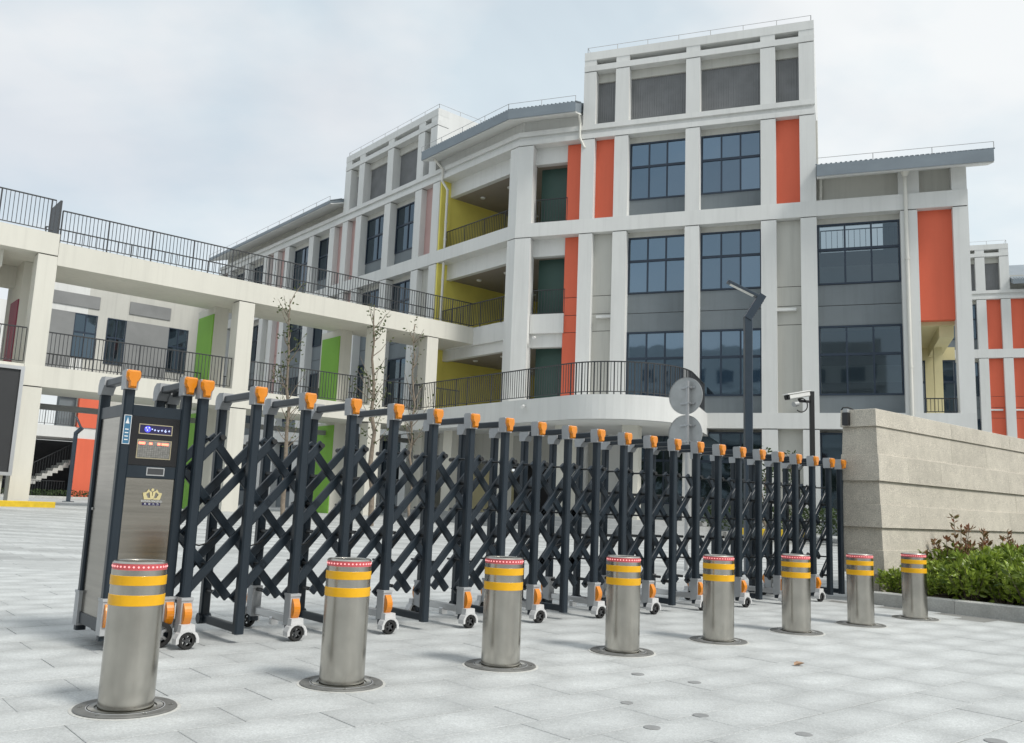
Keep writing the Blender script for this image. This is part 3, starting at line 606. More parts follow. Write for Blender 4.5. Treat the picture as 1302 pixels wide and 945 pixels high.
# --- downpipes
pipe(school, [FL.P(-5.25,-.55,16.35), FL.P(-5.25,-.06,16.0), FL.P(-5.25,-.06,15.45), FL.P(-5.02,.10,15.0), FL.P(-5.02,.10,12.25)]); pipe(school, [FL.P(-5.05,.12,11.6), FL.P(-5.05,.12,8.4)])
pipe(school, [FR.P(2.62,-.3,16.5), FR.P(2.62,-.06,16.2), FR.P(2.62,-.06,15.6), FR.P(2.80,-.02,15.2), FR.P(2.9,.3,15.0)], .045)
pipe(school, [FR.P(14.46,-.07,13.0), FR.P(14.46,-.07,.4)], .06, FR.P(14.46,-.10,13.0)); pipe(school, [FR.P(11.68,.30,13.5), FR.P(11.68,.30,12.25)], .05)
# --- curved first-floor balcony
arc = [P2(FL,-3.0,-2.55), P2(FL,.5,-2.55), P2(FL,2.5,-2.55), P2(FL,4.0,-2.55)]
c0 = Vector((*P2(FR,5.05,-2.75),0)); ra = 2.62
a_st = FL.a-math.pi/2; a_en = FR.a-0.02
for i in range(1, 25):
    t = a_st+(a_en-a_st+0)*i/24
    arc.append((c0.x+ra*math.cos(t), c0.y+ra*math.sin(t)))
arc.append(P2(FR,7.68,.0))
def inset(path, d):
    out = []; pts = [Vector(p) for p in path]
    for i, p in enumerate(pts):
        d0 = (p-pts[i-1]).normalized() if i else (pts[1]-p).normalized(); d1 = (pts[i+1]-p).normalized() if i < len(pts)-1 else d0
        m = Vector((-d0.y-d1.y, d0.x+d1.x)).normalized(); out.append((p.x+m.x*d, p.y+m.y*d))
    return out
back = [P2(FR,7.68,.40), P2(FR,2.3,.45), P2(FL,0,.5), P2(FL,-3.0,.5)]
def slab_poly(name, mt, path, z0, z1): return MB().poly([(x,y,z0) for x,y in path], (0,0,z1-z0)).build(name, mt, school)
slab_poly('balcony_slab', 'white', arc+back, 3.72, 4.50)
slab_poly('balcony_soffit', 'soffit', inset(arc,.10)+back, 3.695, 3.715)
railing(school, inset(arc, .10), 4.5, 1.06, .115)
for d, z0, z1 in ((-.75,.0,.32),(-.35,.32,.47),(.05,.47,.62)):
    o = slab_poly('entrance_step', 'step', inset(arc, d)+back, z0-.05 if z0==0 else z0, z1)
for s, n in ((-1.6,-1.9),(1.4,-1.9),(4.3,-1.5)): MB().box(FL, s, s+.55, n, n+.55, .62, 3.70).build('balcony_column', 'cream', school)
MB().box(FR, 5.4, 5.95, -3.6, -3.05, .62, 3.70).build('balcony_column', 'cream', school)
# ground-floor entrance wall under the balcony
panel(school, FR, 'entrance_wall', 'paleyellow', -2.5, 2.0, 1.6, 1.8, .62, 2.3); panel(school, FR, 'entrance_beam', 'beige', -3.0, 2.0, .2, .5, 2.55, 3.7); panel(school, FL, 'entrance_beam', 'beige', -5.5, .0, .2, .5, 2.55, 3.7)
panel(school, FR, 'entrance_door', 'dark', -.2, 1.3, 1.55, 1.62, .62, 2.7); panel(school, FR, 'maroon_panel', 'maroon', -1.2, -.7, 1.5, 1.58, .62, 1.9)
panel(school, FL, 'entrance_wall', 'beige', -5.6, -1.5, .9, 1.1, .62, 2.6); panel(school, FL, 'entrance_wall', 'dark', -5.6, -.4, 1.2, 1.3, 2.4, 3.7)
# small wall cameras
for p in (FL.P(3.9,-2.62,3.72+.55), FR.P(.9,.25,7.55)):
    MB().cyl(p, p+Vector((-.05,-.22,-.06)), .055, n=10).build('wall_camera', 'camwhite', school)

# ------------------------------------------------------------------ second block far right (same pattern of columns and panels)
FB = F(P2(FR,0,31), -20.4)
far = thing('far_school_block', 'distant second school block with orange panels behind the right end of the stone wall', 'building', FB.M(22,0,GZ))
FCN = [(18.2,18.75),(20.98,21.54),(22.40,22.95),(23.85,24.40),(25.3,25.85),(28.0,28.55)]
for s0, s1 in FCN:
    for z0, z1 in ((B3T,RB),(B1T,B3),(GZ,B1)): column(far, FB, s0, s1, z0, z1)
for (a, c), k in zip(zip(FCN[:-1], FCN[1:]), ('W','O','O','O','W')):
    if k == 'W': bay(far, FB, a[1], c[0], 'W', mt='glassdark')
    else: bay(far, FB, a[1], c[0], ('orange','orange'))
    if k == 'O': MB().box(FB, a[1], c[0]-.15, .12, .30, 8.2, 8.3).build('ledge', 'white', far)
band(far, FB, 14, 29, RB, RBT, groove=True); band(far, FB, 14, 29, B3, B3T); band(far, FB, 14, 29, B1, B1T)
tower(far, FB, [(18.2,18.75),(20.98,21.54),(22.40,22.95)], 18.2, 22.95)
b = MB(); b.box(FB, 14, 29, .64, 2, GZ, RB); b.build('core_wall', 'beige', far); panel(far, FB, 'attic_wall', 'beige', 22.95, 29, .5, .8, RBT, 17.2)
b = MB().sweep([P2(FB,23.0,-.8), P2(FB,29.5,-.8)], [(0,16.3),(0,16.6),(7,19.4),(7,19.1),(.3,16.4)]); b.build('roof', 'roof', far); ridges(far, [P2(FB,23.0,-.8), P2(FB,29.5,-.8)], 16.6)

# ------------------------------------------------------------------ raised walkway on the left
walk = thing('raised_walkway', 'cream two storey open walkway with charcoal railings left of the school', 'walkway', FC.M(7,1.2,GZ))
def pan(f, name, mt, *a): return MB().box(f, *a).build(name, mt, walk)
WD = 2.45
pan(FC, 'roof_slab', 'cream', -.42, 15.98, 0, WD, 7.68, 8.40); pan(FC, 'floor_slab', 'cream', -.42, 15.43, 0, WD, 3.90, 4.53)
wc = [(-.96,-.41),(5.47,6.05),(11.0,11.55),(13.53,14.08)]
for i, (a, c) in enumerate(wc):
    for z0, z1 in ((.10,3.90),(4.53,7.98 if i == 0 else 7.68)):
        column(walk, FC, a, c, z0, z1, .012, .60, 'cream')
    pan(FC, 'slab_end', 'cream', a-.002, c+.002, -.004, .6, 3.9, 4.53)
for a in (5.27, 10.47):                 # cross walls at the back, lime green on the side that faces left
    pan(FC, 'cross_wall', 'cream', a+.04, a+.55, 1.75, WD+.9, 4.53, 7.68); pan(FC, 'green_panel', 'green', a, a+.04, 1.77, WD+.75, 4.53, 7.40)
    pan(FC, 'cross_wall', 'cream', a+.04, a+.55, 1.75, WD+.9, .2, 3.90); pan(FC, 'green_panel', 'green', a, a+.04, 1.77, WD+.9, .2, 3.8)
railing(walk, [P2(FC,-.40,.12), P2(FC,15.95,.12)], 8.40, 1.06); railing(walk, [P2(FC,-.38,WD-.1), P2(FC,15.40,WD-.1)], 8.40, 1.06, .23)
for a, c in zip(wc[:-1], wc[1:]): railing(walk, [P2(FC,a[1]+.02,.20), P2(FC,c[0]-.02,.20)], 4.53, 1.08)
railing(walk, [P2(FC,14.1,.2), P2(FC,15.4,.2)], 4.53, 1.08)
railing(walk, [P2(FC,-.4,WD-.1), P2(FC,5.2,WD-.1)], 4.53, .72); railing(walk, [P2(FC,5.9,WD-.1), P2(FC,10.0,WD-.1)], 4.53, .72); railing(walk, [P2(FC,10.7,WD-.1), P2(FC,15.2,WD-.1)], 4.53, .72)
pan(FC, 'service_beam', 'midgrey', -.4, 15.0, WD-.1, WD+.1, 3.42, 3.60)
# left block at the near end of the walkway
pan(FC, 'roof_slab', 'cream', -9, -.43, -.004, .5, 7.98, 8.66); pan(FC, 'roof_slab', 'cream', -9, -.43, .5, 4.0, 7.99, 8.64); pan(FC, 'floor_slab', 'cream', -9, -.97, 0, 3.0, 3.90, 4.53)
pan(FC, 'cross_beam', 'cream', -2.2, -1.8, .5, 4.0, 7.45, 7.98); pan(FC, 'edge_beam', 'cream', -9, -.42, 2.6, 3.0, 7.3, 7.98)
pan(FC, 'cross_wall', 'cream', -1.02, -.60, 1.55, 3.6, 4.53, 7.98); pan(FC, 'maroon_panel', 'maroon', -1.06, -1.02, 1.6, 2.7, 4.53, 6.75)
pan(FC, 'cross_wall', 'cream', -2.62, -2.2, 2.6, 5.2, 4.53, 7.98)
railing(walk, [P2(FC,-9,.12), P2(FC,-.62,.12)], 8.66, 1.08); railing(walk, [P2(FC,-9,.2), P2(FC,-.98,.2)], 4.53, 1.12)
MB().box(FC, -.52, -.46, .06, 1.1, 8.60, 9.76).build('railing_end_panel', 'rail', walk)

# big dark led screen in a silver frame on the near end, and its pier
scr = thing('led_screen', 'dark outdoor led screen in a silver frame at the left edge', 'screen', FC.M(-3,-.3,GZ))
MB().box(FC, -5.2, -1.10, -.30, -.02, 1.30, 4.30).build('screen_face', 'board', scr)
b = MB(); b.box(FC, -5.3, -1.0, -.36, -.02, 4.30, 4.40); b.box(FC, -5.3, -1.0, -.36, -.02, 1.20, 1.30); b.box(FC, -1.10, -1.0, -.36, -.02, 1.30, 4.30); b.box(FC, -5.3,-5.2,-.36,-.02,1.3,4.3); b.build('screen_frame', 'silver', scr)
MB().box(FC, -5.1, -1.2, -.20, .2, .1, 1.20).build('screen_pier', 'beige', scr)

# ------------------------------------------------------------------ rear building beyond the court, seen under the walkway
FQ = F(P2(FC,0,26), 40.35)
rear = thing('rear_school_wing', 'grey and white rear wing with an open stair seen beneath the cream walkway', 'building', FQ.M(6,0,GZ))
def rp_(name, mt, *a): return MB().box(FQ, *a).build(name, mt, rear)
rp_('wall', 'beige', 7.1, 15.4, .3, .6, 3.75, 15.2); rp_('wall', 'white', 4.6, 7.1, .3, .6, 6.4, 15.2); rp_('dark_panel', 'grey', 6.2, 7.1, .6, 1.2, 4.45, 6.4)  # beige upper wall: white wall with its shade put into the colour
rp_('wall', 'white', -14, 4.6, 4, 4.3, 3.75, 12.0)
for s0, s1, z0, z1 in ((5.0,7.72,11.6,12.35),(9.44,11.93,11.65,12.42)): rp_('dark_panel', 'midgrey', s0, s1, .24, .3, z0, z1)
for s0, s1, z0 in ((6.4,7.68,8.55),(8.24,9.34,8.4),(11.9,13.15,8.4)): window(rear, FQ, s0, s1, z0, 11.2, .28, 2, .42, 'glassdark')
rp_('grey_panel', 'midgrey', 9.34, 11.9, .2, .3, 7.0, 11.2); rp_('grey_panel', 'midgrey', 4.7, 6.4, .2, .3, 7.0, 11.2)
rp_('orange_panel', 'orange', 6.9, 9.6, .22, .3, 7.0, 7.5)
rp_('floor_slab', 'white', -8, 15.4, -.1, 4, 3.80, 4.45); rp_('floor_slab', 'white', -8, 4.6, -.1, 4, 7.6, 8.25)
rp_('orange_panel', 'orange', 7.1, 8.35, -.16, .2, .45, 3.80); rp_('orange_panel', 'orange', 7.1, 8.35, -.16, .2, 4.45, 6.6)
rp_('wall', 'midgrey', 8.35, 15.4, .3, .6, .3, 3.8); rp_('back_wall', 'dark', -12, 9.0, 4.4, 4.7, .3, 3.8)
window(rear, FQ, 9.2, 11.4, 1.2, 3.4, .28, 2, .4, 'glassdark'); window(rear, FQ, 12.4, 14.6, 1.2, 3.4, .28, 2, .4, 'glassdark')
railing(rear, [P2(FQ,-8,0), P2(FQ,7.1,0)], 4.45, 1.08, .14)
b = MB()
for i in range(13): b.box(FQ, 3.9+i*.27, 4.17+i*.27, .8, 2.4, .35+i*.17-.12, .52+i*.17)
b.build('stair_flight', 'concrete', rear)
st = MB(); sb = MB()
for i in range(25):
    q = FQ.P(3.95+i*.14, .78, .50+i*.088); sb.bar(q, q+Vector((0,0,.95)), .02, .02, up=(1,0,0))
st.bar(FQ.P(3.95,.78,1.45), FQ.P(7.3,.78,3.56), .05, .05); r_ = st.build('stair_railing', 'rail', rear); sb.build('railing_bars', 'rail', r_, kind='stuff')
railing(rear, [P2(FQ,1.0,.6), P2(FQ,7.0,.6)], .35, .95, .14)

# yellow kerb by the screen pier, dark hedge strip and yellow kerb along the school foot
def along(f, s0, s1, n): return [P2(f,s0,n), P2(f,s1,n)]
kerb('kerb', along(FC,-7,.15,-.75), .16, .35, 'yellowkerb', 'yellow painted kerb under the led screen', .33)
kerb('kerb', along(FR,8.8,11.2,-2.2), .16, .3, 'yellowkerb', 'yellow painted kerb along the foot of the school', .33)
kerb('kerb', along(FQ,-6,15,-1.6), .12, .3, 'concrete', 'low grey kerb in front of the rear wing', .33)

# ------------------------------------------------------------------ retractable gate
GV = .55                                   # depth between front and back posts
HG = 1.585; PW = .058; DU = .3467
gate = thing('retractable_gate', 'slate grey folding lattice gate with orange capped posts standing across the forecourt', 'gate', FG.M(3.2,.27,0))
def local(fn): b = MB(); f = F((0,0),0); fn(b, f); return b
def post_me():
    b = MB(); b.bar((0,0,0), (0,0,1), PW, PW, up=(0,1,0), ch=.16); return b
def scaled_post(h):
    b = MB(); b.bar((0,0,.0), (0,0,h), PW, PW, up=(0,1,0), ch=.16); return b.mesh('post', 'gate')
post_long = scaled_post(HG-.10-.055); 
def cap_front():
    b = MB(); pr = [(-.034,-.105),(.040,-.105),(.046,-.03),(.046,.0),(.036,.012),(-.03,.012),(-.042,-.0),(-.046,-.04)]
    # outline in (v,z) pushed along u: flat block with softened crown
    b.poly([(-.036, v, z) for v, z in pr], (.072,0,0)); return b.mesh('post_cap', 'cast')
def cap_back():
    b = MB(); pr = [(.036,-.105),(-.036,-.105),(-.055,-.075),(-.085,-.05),(-.085,.004),(-.01,.008),(.028,-.012),(.042,-.045)]
    b.poly([(-.036, v, z) for v, z in pr], (.072,0,0)); return b.mesh('post_cap', 'cast')
def cap_lamp():
    b = MB(); pr = [(-.034,.008),(.034,.008),(.041,-.006),(.041,-.034),(.034,-.052),(.023,-.064),(.021,-.098),(-.021,-.098),(-.023,-.064),(-.034,-.052),(-.041,-.034),(-.041,-.006)]
    out = [(u, -.058, z) for u, z in pr]; inn = [(u*.74, -.072, -.045+(z+.045)*.80) for u, z in pr]; k = len(pr)
    b.add([(u,-.042,z) for u,z in pr]+out+inn, [(i,(i+1)%k,k+(i+1)%k,k+i) for i in range(k)]+[(k+i,k+(i+1)%k,2*k+(i+1)%k,2*k+i) for i in range(k)]+[tuple(range(2*k,3*k))]); return b.mesh('reflector', 'amber')
ME = dict(post=post_long, capf=cap_front(), capb=cap_back(), lamp=cap_lamp())
b = MB(); b.bar((0,.03,-.022), (0,GV-.07,-.022), .052, .046, up=(0,0,1)); ME['topbar'] = b.mesh('top_bar', 'gate')
b = MB(); b.bar((0,.02,0), (0,GV-.02,0), .034, .05, up=(0,0,1)); b.cyl((-.04,GV,0),(.04,GV,0),.035,n=12); ME['botbar'] = b.mesh('bottom_bar', 'gate')
b = MB(); b.bar((0,.02,0), (0,GV-.02,0), .03, .05, up=(0,0,1)); b.bar((0,.22,-.035),(0,.26,-.035),.05,.05); ME['axlebar'] = b.mesh('bottom_bar', 'silver')
def wheel_cover():
    b = MB(); w_ = .033
    # grey sleeve round the post foot, a lip on top and an arched hood over the wheel in front
    b.poly([(-w_,v,z) for v,z in [(-.046,.28),(.036,.28),(.036,.085),(-.046,.10)]], (2*w_,0,0))
    b.poly([(-w_-.003,v,z) for v,z in [(-.051,.272),(-.051,.288),(.040,.288),(.040,.272)]], (2*w_+.006,0,0))
    b.cur = 1
    n = 9; A = [math.pi*(i/(n-1)*1.16-.08) for i in range(n)]; ro, ri = .066, .052
    out = [(ro*math.cos(a)*1.05, .05+ro*math.sin(a)) for a in A]; inn = [(ri*math.cos(a), .05+ri*math.sin(a)) for a in A]
    for i in range(n-1):
        b.poly([(x,-.106,z) for x,z in (out[i],out[i+1],inn[i+1],inn[i])], (0,.062,0))
    b.poly([(x,-.046,z) for x,z in [(-.045,.09),(.045,.09),(.040,.14),(-.040,.14)]], (0,-.05,0))
    return b.mesh('wheel_cover', ['cast','hoodwhite'])
def wheel_reflector():
    b = MB(); k = 9; w_ = .024; vs = []
    for i in range(k):
        z = .132+.126*i/(k-1); d = -.050-.034*math.sin(math.pi*(i+.35)/(k-.3)); vs += [(-w_,-.044,z),(-w_*.9,d,z),(w_*.9,d,z),(w_,-.044,z)]
    fs = [(i*4+j,i*4+j+1,i*4+j+5,i*4+j+4) for i in range(k-1) for j in range(3)]+[(0,1,2,3),(4*k-4,4*k-3,4*k-2,4*k-1)]
    b.add(vs, fs); return b.mesh('reflector', 'amber')
def wheel():
    b = MB(); c = (0,0,0)
    b.cur = 0; b.add(*ring_x(.050,.030,.019)); b.cur = 0
    return b.mesh('wheel', ['rubber'])
def ring_x(r, ri, hw, n=22):
    pr = [(ri,-hw),(r-.006,-hw),(r,-hw+.007),(r,hw-.007),(r-.006,hw),(ri,hw)]; vs = []; k = len(pr)
    for i in range(n):
        a = math.tau*i/n
        for rr, x in pr: vs.append((x, rr*math.cos(a), rr*math.sin(a)))
    fs = [(i*k+j, i*k+j+1, ((i+1)%n)*k+j+1, ((i+1)%n)*k+j) for i in range(n) for j in range(k-1)]
    return vs, fs
def hub_x(r, hw):
    b = MB(); b.cyl((-hw,0,0),(hw,0,0), r*.42, n=12)
    for i in range(5):
        a = math.tau*i/5; d = Vector((0,math.cos(a),math.sin(a))); b.bar(d*r*.3, d*r*1.02, r*.34, hw*1.7, up=(1,0,0))
    return b
b = MB(); b.poly([(-.033,v,z) for v,z in [(-.046,.28),(.036,.28),(.036,.085),(-.046,.085)]], (.066,0,0)); b.poly([(-.036,v,z) for v,z in [(-.051,.272),(-.051,.288),(.040,.288),(.040,.272)]], (.072,0,0)); ME['wsleeve'] = b.mesh('wheel_cover', 'cast')
ME['wcover'] = wheel_cover(); ME['wrefl'] = wheel_reflector(); ME['wheel'] = wheel(); ME['hub'] = hub_x(.031,.015).mesh('wheel_hub', 'capdark')
rot180 = Matrix.Rotation(math.pi, 4, 'Z')
def frame_of_gate(th, u, wheels, cabinet=False):
    zb = .085
    for v, cap in ((0,'capf'),(GV,'capb')):
        place('post', ME['post'], th, FG.M(u, v, .055))
        c = place('post_cap', ME[cap], th, FG.M(u, v, HG-.012))
        if v == 0: place('reflector', ME['lamp'], c, FG.M(u, v, HG-.012))
    place('top_bar', ME['topbar'], th, FG.M(u, 0, HG-.028))
    if wheels:
        place('bottom_bar', ME['axlebar'], th, FG.M(u, 0, .125))
        for k, Mx in enumerate((FG.M(u,0,0), FG.M(u,GV,0) @ rot180)):
            c = place('wheel_cover', ME['wcover'], th, Mx); place('reflector', ME['wrefl'], c, Mx)
            w_ = place('wheel', ME['wheel'], th, Mx @ Matrix.Translation((0,-.080,.050)) @ Matrix.Rotation(math.pi/2, 4, 'Z')); place('wheel_hub', ME['hub'], w_, Mx @ Matrix.Translation((0,-.080,.050)) @ Matrix.Rotation(math.pi/2, 4, 'Z'))
    else: place('bottom_bar', ME['botbar'], th, FG.M(u, 0, .085))
NF = 21
for i in range(-1, NF): frame_of_gate(gate, i*DU, i % 2 != 0)
frame_of_gate(gate, 7.185, False)
# two lattices of crossing bars between the frames, one just behind the front posts, one before the back posts
HB, DZ = DU/2, .197
def lat(du0, z0, du1, z1, dv):
    b = MB(); p0 = Vector((du0,dv,z0)); p1 = Vector((du1,dv,z1)); d = (p1-p0).normalized()*.022
    b.bar(p0-d, p1+d, .053, .028, up=(0,1,0), ch=.16)
    for p in (p0, p1): b.cyl(p+Vector((0,-.016,0)), p+Vector((0,.016,0)), .010, n=8)
    return b.mesh('lattice_bar', 'gate')
ZT = 1.25
LAT = {}
for key, a in dict(dn=(-HB,0,HB,-2*DZ,0), up=(HB,0,-HB,-2*DZ,0), dnh=(-HB,0,0,-DZ,0), uph=(HB,0,0,-DZ,0), upr=(HB,0,0,-DZ,0), uphr=(HB,0,0,-DZ,0), dnr=(0,-DZ,HB,-2*DZ,0)).items(): LAT[key] = lat(*a)
b = MB(); b.cyl((0,0,0),(0,.36,0),.008,n=8); ROD = b.mesh('tie_rod', 'bolt')
b = MB(); b.cyl((0,-.035,0),(0,.03,0),.015,n=10); b.cyl((0,-.045,0),(0,-.035,0),.022,n=6,smooth=False); BOLT = b.mesh('bolt', 'bolt')
# the rising bars run in two layers with the falling bars between them
for i in range(-1, NF):
    for v, full, half in ((.10,'up','uph'),(.235,'dn','dnh'),(.37,'up','uph')):
        for j in range(2): place('lattice_bar', LAT[full if i > -1 else full+'r'], gate, FG.M(i*DU, v, ZT-2*DZ*j))
        if full == 'up' or i > -1: place('lattice_bar', LAT[half if i > -1 else half+'r'], gate, FG.M(i*DU, v, ZT-4*DZ))
        elif i == -1: place('lattice_bar', LAT['dnr'], gate, FG.M(i*DU, v, ZT-4*DZ)) if False else None
    for j in (1,2): place('tie_rod', ROD, gate, FG.M((i+.5)*DU, .09, ZT-2*DZ*j+.0)) if i < NF else None
    place('tie_rod', ROD, gate, FG.M((i+.5)*DU, .09, ZT))
bolts = MB()
for i in range(-1, NF):
    for z in (ZT-DZ, ZT-3*DZ, ZT-5*DZ):
        for v0, v1 in ((.02,.11),(.43,.53)): bolts.cyl(FG.P(i*DU,v0,z), FG.P(i*DU,v1,z), .013, n=8)
    for v in (.06,.43): bolts.cyl(FG.P((i+.5)*DU,v,ZT), FG.P((i+.5)*DU,v+.05,ZT), .017, n=8)
bolts.build('pivot_bolts', 'bolt', gate, kind='stuff')
cb = MB()
for i in range(-1, NF-1):                       # drooping control cable
    pts = [FG.P((i+k/6)*DU, .30, .70-.13*math.sin(math.pi*k/6)) for k in range(7)]; cb.tube(pts, .005, 5)
cb.build('control_cable', 'rubber', gate)

# ------------------------------------------------------------------ motor cabinet at the gate's head
U0, U1, V0, V1 = -.757, -.417, .09, .56
cab = thing('gate_motor_cabinet', 'tall steel gate motor cabinet with red lit display and gold crown emblem', 'gate cabinet', FG.M((U0+U1)/2, (V0+V1)/2, 0))
def cb_(name, mt, *a, parent=None): return MB().box(FG, *a).build(name, mt, parent or cab)
for u in (U0, U1):
    for v, cap in ((V0,'capf'),(V1,'capb')):
        place('post', ME['post'], cab, FG.M(u, v, .055)); c = place('post_cap', ME[cap], cab, FG.M(u, v, HG+.005))
        if v == V0: place('reflector', ME['lamp'], c, FG.M(u, v, HG+.005))
    b = MB(); b.bar(FG.P(u,V0+.03,HG-.032), FG.P(u,V1-.07,HG-.032), .052, .046); b.build('top_bar', 'gate', cab)
a, c = U0+.029, U1-.029
cb_('cabinet_body', 'gate', a, c, V0+.012, V1-.012, .10, 1.40)
cb_('front_header', 'gate', a, c, V0-.014, V0+.014, 1.335, 1.40)
disp = cb_('display_bezel', 'bolt', a, c, V0-.012, V0+.013, 1.045, 1.335)
cb_('display_glass', 'black', a+.001, c-.001, V0-.016, V0-.012, 1.050, 1.331, parent=disp)
def frame_(name, u0, u1, z0, z1, t, v, mt, parent):
    b = MB(); b.box(FG,u0,u1,v-.003,v,z1-t,z1); b.box(FG,u0,u1,v-.003,v,z0,z0+t); b.box(FG,u0,u0+t,v-.0028,v,z0+t,z1-t); b.box(FG,u1-t,u1,v-.0028,v,z0+t,z1-t); return b.build(name, mt, parent)
vd = V0-.016; mid = (a+c)/2
frame_('display_trim', mid-.098, mid+.098, 1.232, 1.292, .005, vd, 'trim', disp); frame_('display_trim', mid-.100, mid+.100, 1.088, 1.200, .005, vd, 'trim', disp)
cb_('led_matrix', 'ledgrid', mid-.094, mid+.094, vd-.0012, vd, 1.094, 1.194, parent=disp)
b = MB()
for k in range(15): b.box(FG, mid-.093+k*.0133, mid-.0925+k*.0133, vd-.0022, vd-.0013, 1.095, 1.170)
for k in range(7): b.box(FG, mid-.093, mid+.093, vd-.0021, vd-.0014, 1.098+k*.011, 1.0985+k*.011)
b.build('matrix_grid', 'capdark', disp)
for u0, u1 in ((-.090,-.055),(-.030,-.014),(.018,.034),(.042,.082)): cb_('red_light', 'red', mid+u0, mid+u1, vd-.0032, vd-.0013, 1.172, 1.184, parent=disp)
cb_('blue_strip', 'navy', mid-.093, mid+.093, vd-.0012, vd, 1.237, 1.287, parent=disp)
def GT(u, z, v): return FG.M(u, v, z) @ Matrix.Rotation(math.pi/2, 4, 'X')
def disc(u, z, r, v, mt, name, parent, n=16):
    b = MB(); b.poly([FG.P(u+r*math.cos(math.tau*i/n), v, z+r*math.sin(math.tau*i/n)) for i in range(n)], tuple(FG.n*.001)); return b.build(name, mt, parent)
disc(mid-.047, 1.262, .019, vd-.003, 'blue', 'blue_emblem', disp)
for u, z in ((-.058,.005),(-.040,.007),(-.022,.0),(-.050,-.008)): disc(mid+u, 1.264+z, .0035, vd-.0045, 'bluetext', 'blue_light', disp, 8)
text('+ v + 6 +', .026, GT(mid+.036, 1.258, vd-.0035), disp, 'bluetext')
frame_('plate_trim', mid-.046, mid+.062, 1.062-.048, 1.062-.012, .006, V0-.013, 'silver', disp) if False else None
cb_('nameplate_rail', 'gate', a, c, V0-.013, V0+.013, .975, 1.045)
np_ = frame_('nameplate', mid-.030, mid+.075, .990, 1.038, .006, V0-.013, 'silver', cab)
cb_('nameplate_face', 'capdark', mid-.025, mid+.070, V0-.0145, V0-.013, .995, 1.033, parent=np_)
dr = cb_('front_panel', 'brushed', a, c, V0-.010, V0+.012, .135, .972)
# gold crown and lettering
uL, zL = mid+.018, .862; vL = V0-.012
def crown(pts, mt='gold'): MB().poly([FG.P(uL+u*.01, vL-.004, zL+z*.01) for u, z in pts], tuple(FG.n*.004)).build('crown_emblem', mt, dr)
crown([(-5.6,2.6),(-3.6,3.1),(-2.3,5.0),(-1.6,3.2),(-2.4,2.9),(-3.6,1.9),(-2.4,-.3),(-.6,-.3),(-.6,-1.2),(-4.6,-1.2)])
crown([(5.6,2.6),(3.6,3.1),(2.3,5.0),(1.6,3.2),(2.4,2.9),(3.6,1.9),(2.4,-.3),(.6,-.3),(.6,-1.2),(4.6,-1.2)])
crown([(-1.9,4.0),(-.25,3.2),(-.12,.8),(.12,.8),(.25,3.2),(1.9,4.0),(.9,-1.0),(-.9,-1.0)])
disc(uL, zL+.045, .0085, vL-.003, 'gold', 'crown_emblem', dr)
text('DONGLONGJIULI', .0155, GT(uL, zL-.022, vL-.001), dr, 'paper'); 
b = MB(); b.box(FG, uL-.052, uL+.052, vL-.0005, vL+.0005, zL-.047, zL-.031); b.build('emblem_band', 'navy', dr)
for k in range(4): text('东龙九力'[k], .0145, GT(uL-.036+k*.024, zL-.039, vL-.0014), dr, 'paper')
# left side: polished panel in a dark frame, lower rail; blue sticker on the front post; side hood and wheels
cb_('side_rail', 'gate', U0-.020, U0+.014, V0+.030, V1-.03, .10, .165); cb_('side_rail', 'gate', U0-.020, U0+.014, V0+.03, V1-.03, 1.33, 1.40)
cb_('side_panel', 'brushed', U0-.014, U0+.010, V0+.030, V1-.03, .165, 1.33)
disc_b = MB(); disc_b.cyl(FG.P(U0-.016,V1-.06,.78), FG.P(U0-.022,V1-.06,.78), .008, n=10); disc_b.build('side_lock', 'silver', cab)
st_ = cb_('warning_sticker', 'sticker', U0-.021, U0+.021, V0-.0300, V0-.0275, 1.165, 1.335)
frame_('sticker_edge', U0-.021, U0+.021, 1.165, 1.335, .003, V0-.0300, 'paper', st_)
MB().poly([FG.P(U0-.011,V0-.0305,1.285), FG.P(U0+.011,V0-.0305,1.285), FG.P(U0+.005,V0-.0305,1.303), FG.P(U0,V0-.0305,1.322), FG.P(U0-.005,V0-.0305,1.303)], tuple(-FG.n*.001)).build('sticker_sign', 'paper', st_)
for k in range(4): cb_('sticker_line', 'paper', U0-.010, U0+.010, V0-.0312, V0-.0305, 1.188+k*.02, 1.194+k*.02, parent=st_)
for k, Mx in enumerate((FG.M(U0,V0,0), FG.M(U1,V0,0), FG.M(U0,V1,0) @ rot180, FG.M(U1,V1,0) @ rot180)):
    cc = place('wheel_cover', ME['wsleeve'], cab, Mx); place('reflector', ME['wrefl'], cc, Mx)
b = MB(); b.add(*[( [FG.M(U1-.045,V0-.045,.075) @ Matrix.Rotation(math.pi/2,4,'Z') @ Vector(p) for p in ring_x(.075,.048,.02)[0]] ), ring_x(.075,.048,.02)[1]]); w1 = b.build('wheel', 'rubber', cab)
hb = hub_x(.049,.016); MB().add([FG.M(U1-.045,V0-.045,.075) @ Matrix.Rotation(math.pi/2,4,'Z') @ v for v in hb.v], hb.f).build('wheel_hub', 'silver', w1)
b = MB(); b.add(*[( [FG.M(U0+.085,V0-.045,.075) @ Matrix.Rotation(math.pi/2,4,'Z') @ Vector(p) for p in ring_x(.075,.048,.02)[0]] ), ring_x(.075,.048,.02)[1]]); b.build('wheel', 'rubber', cab)
cb_('chassis', 'capdark', a+.02, c-.02, V0+.05, V1-.05, .06, .10)

